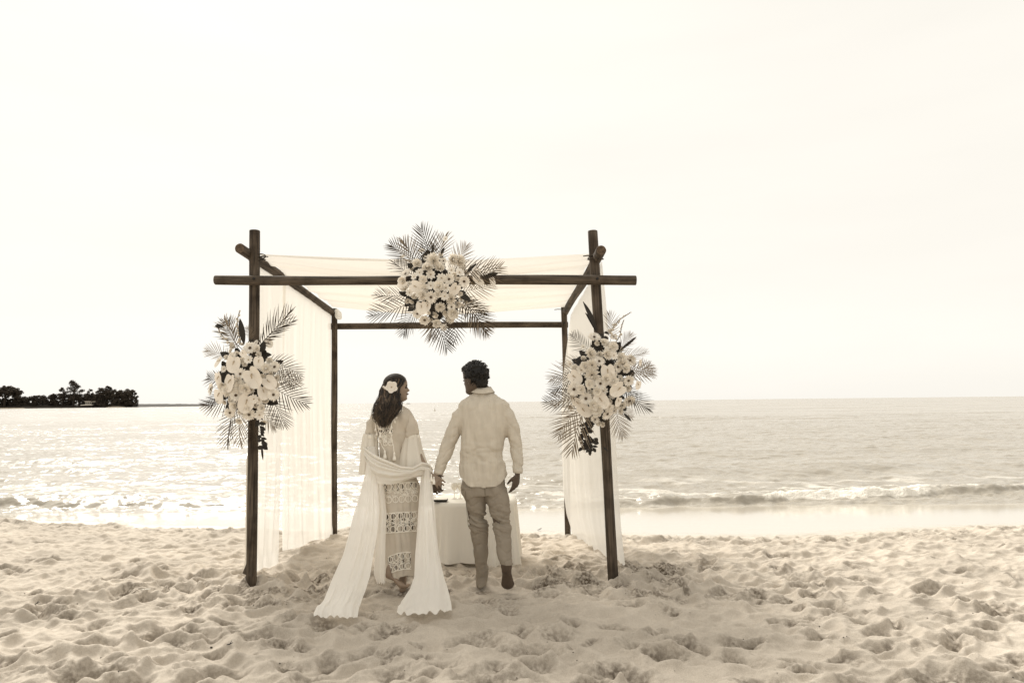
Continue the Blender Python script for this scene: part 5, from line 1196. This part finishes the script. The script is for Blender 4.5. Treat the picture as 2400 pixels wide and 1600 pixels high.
# flower in her hair
fp = P(918, 907, DW-.125); FLW = simple('white_hair_flower', (.84, .78, .69), .8, spec=.1, transl=.1)
mb = MB(); rg = random.Random(3)
for k in range(5): petal(mb, k*1.2566+.4, .004, .050, .026, .010+.004*(k % 2), .12, 6, 1.0)
for k in range(5): petal(mb, k*1.2566+1.0, .003, .030, .016, .014, .2, 5, 1.0)
Mf = basis(Vector((.9, .1, .4)), Vector((.12, -1, .15)))
mb.v = [tuple(fp+Mf@Vector(v)) for v in mb.v]; hf = obj('hair_flower', mb, FLW, woman)
mb = MB(); mb.ell(fp+Vector((0, -.012, 0)), (.006, .006, .006), None, 8, 6); obj('flower_center', mb, CENL, hf)
mb = MB(); mb.ell(P(903, 909, DW-.10), (.012, .012, .012), None, 8, 6); mb.ell(P(899, 906, DW-.10), (.01, .01, .009), None, 8, 6); obj('small_bud', remesh(mb, .003, 1), FLW, hf)

# ------------------------------------------------------------------ bits on the sand
rg = random.Random(99)
mb = MB()
for i in range(120):
    px = rg.uniform(-50, 2450); py = rg.uniform(1270, 1640)**1.0; D = G(py, px, 0)
    p = P(px, py, D); p.z = gz(p.x, p.y)+.002; s = rg.uniform(.0018, .0045)*(1.7 if rg.random() < .08 else 1)
    mb.ell(p, (s*rg.uniform(.8, 1.8), s, s*.7), Matrix.Rotation(rg.random()*3, 3, 'Z'), 7, 5)
tag(obj('beach_specks', mb, simple('dark_pebble', (.03, .022, .015), .8)), 'dark grains and crumbs of debris strewn over the sand', 'debris', kind='stuff')
def twig(px, py, label, ln=.05, name='twig', mat=None, cat='twig'):
    D = G(py, px, 0); p = P(px, py, D); p.z = gz(p.x, p.y)+.006; a = rg.uniform(-.6, .6); mb = MB()
    d = Vector((math.cos(a), math.sin(a), .1)); q = [p-d*ln/2, p+Vector((0, 0, .004)), p+d*ln*.3+Vector((0, 0, .01)), p+d*ln/2+Vector((0, .01, .012))]
    mb.tube(q, [.0025, .004, .003, .002], 6); mb.tube([q[1], q[1]+Vector((.01, .006, .018))], [.0025, .0015], 5)
    tag(obj(name, mb, bolt_m, loc=p), label, cat)
twig(85, 1424, 'small dark twig lying on the sand at the left below the first dark hollow', .045)
twig(538, 1517, 'short dark twig on the sand left of the shawl, near the bottom of the picture', .05)
twig(1207, 1264, 'small dark twig on the sand just right of the tablecloth', .06)
twig(1265, 1241, 'small dark crumb of wood at the water edge of the sand behind the man', .06)
D = G(1396, 342, 0); p = P(342, 1396, D); p.z = gz(p.x, p.y)+.006; mb = MB()
mb.tube([p+Vector((.035*math.cos(a), .02*math.sin(a), .008)) for a in np.linspace(-2.6, .3, 14)], [.002+.004*math.sin(i/13*3.14) for i in range(14)], 6)
tag(obj('shell_fragment', mb, SPA if False else CLOTH, loc=p), 'curved pale shell fragment half buried in the sand at the left', 'shell')
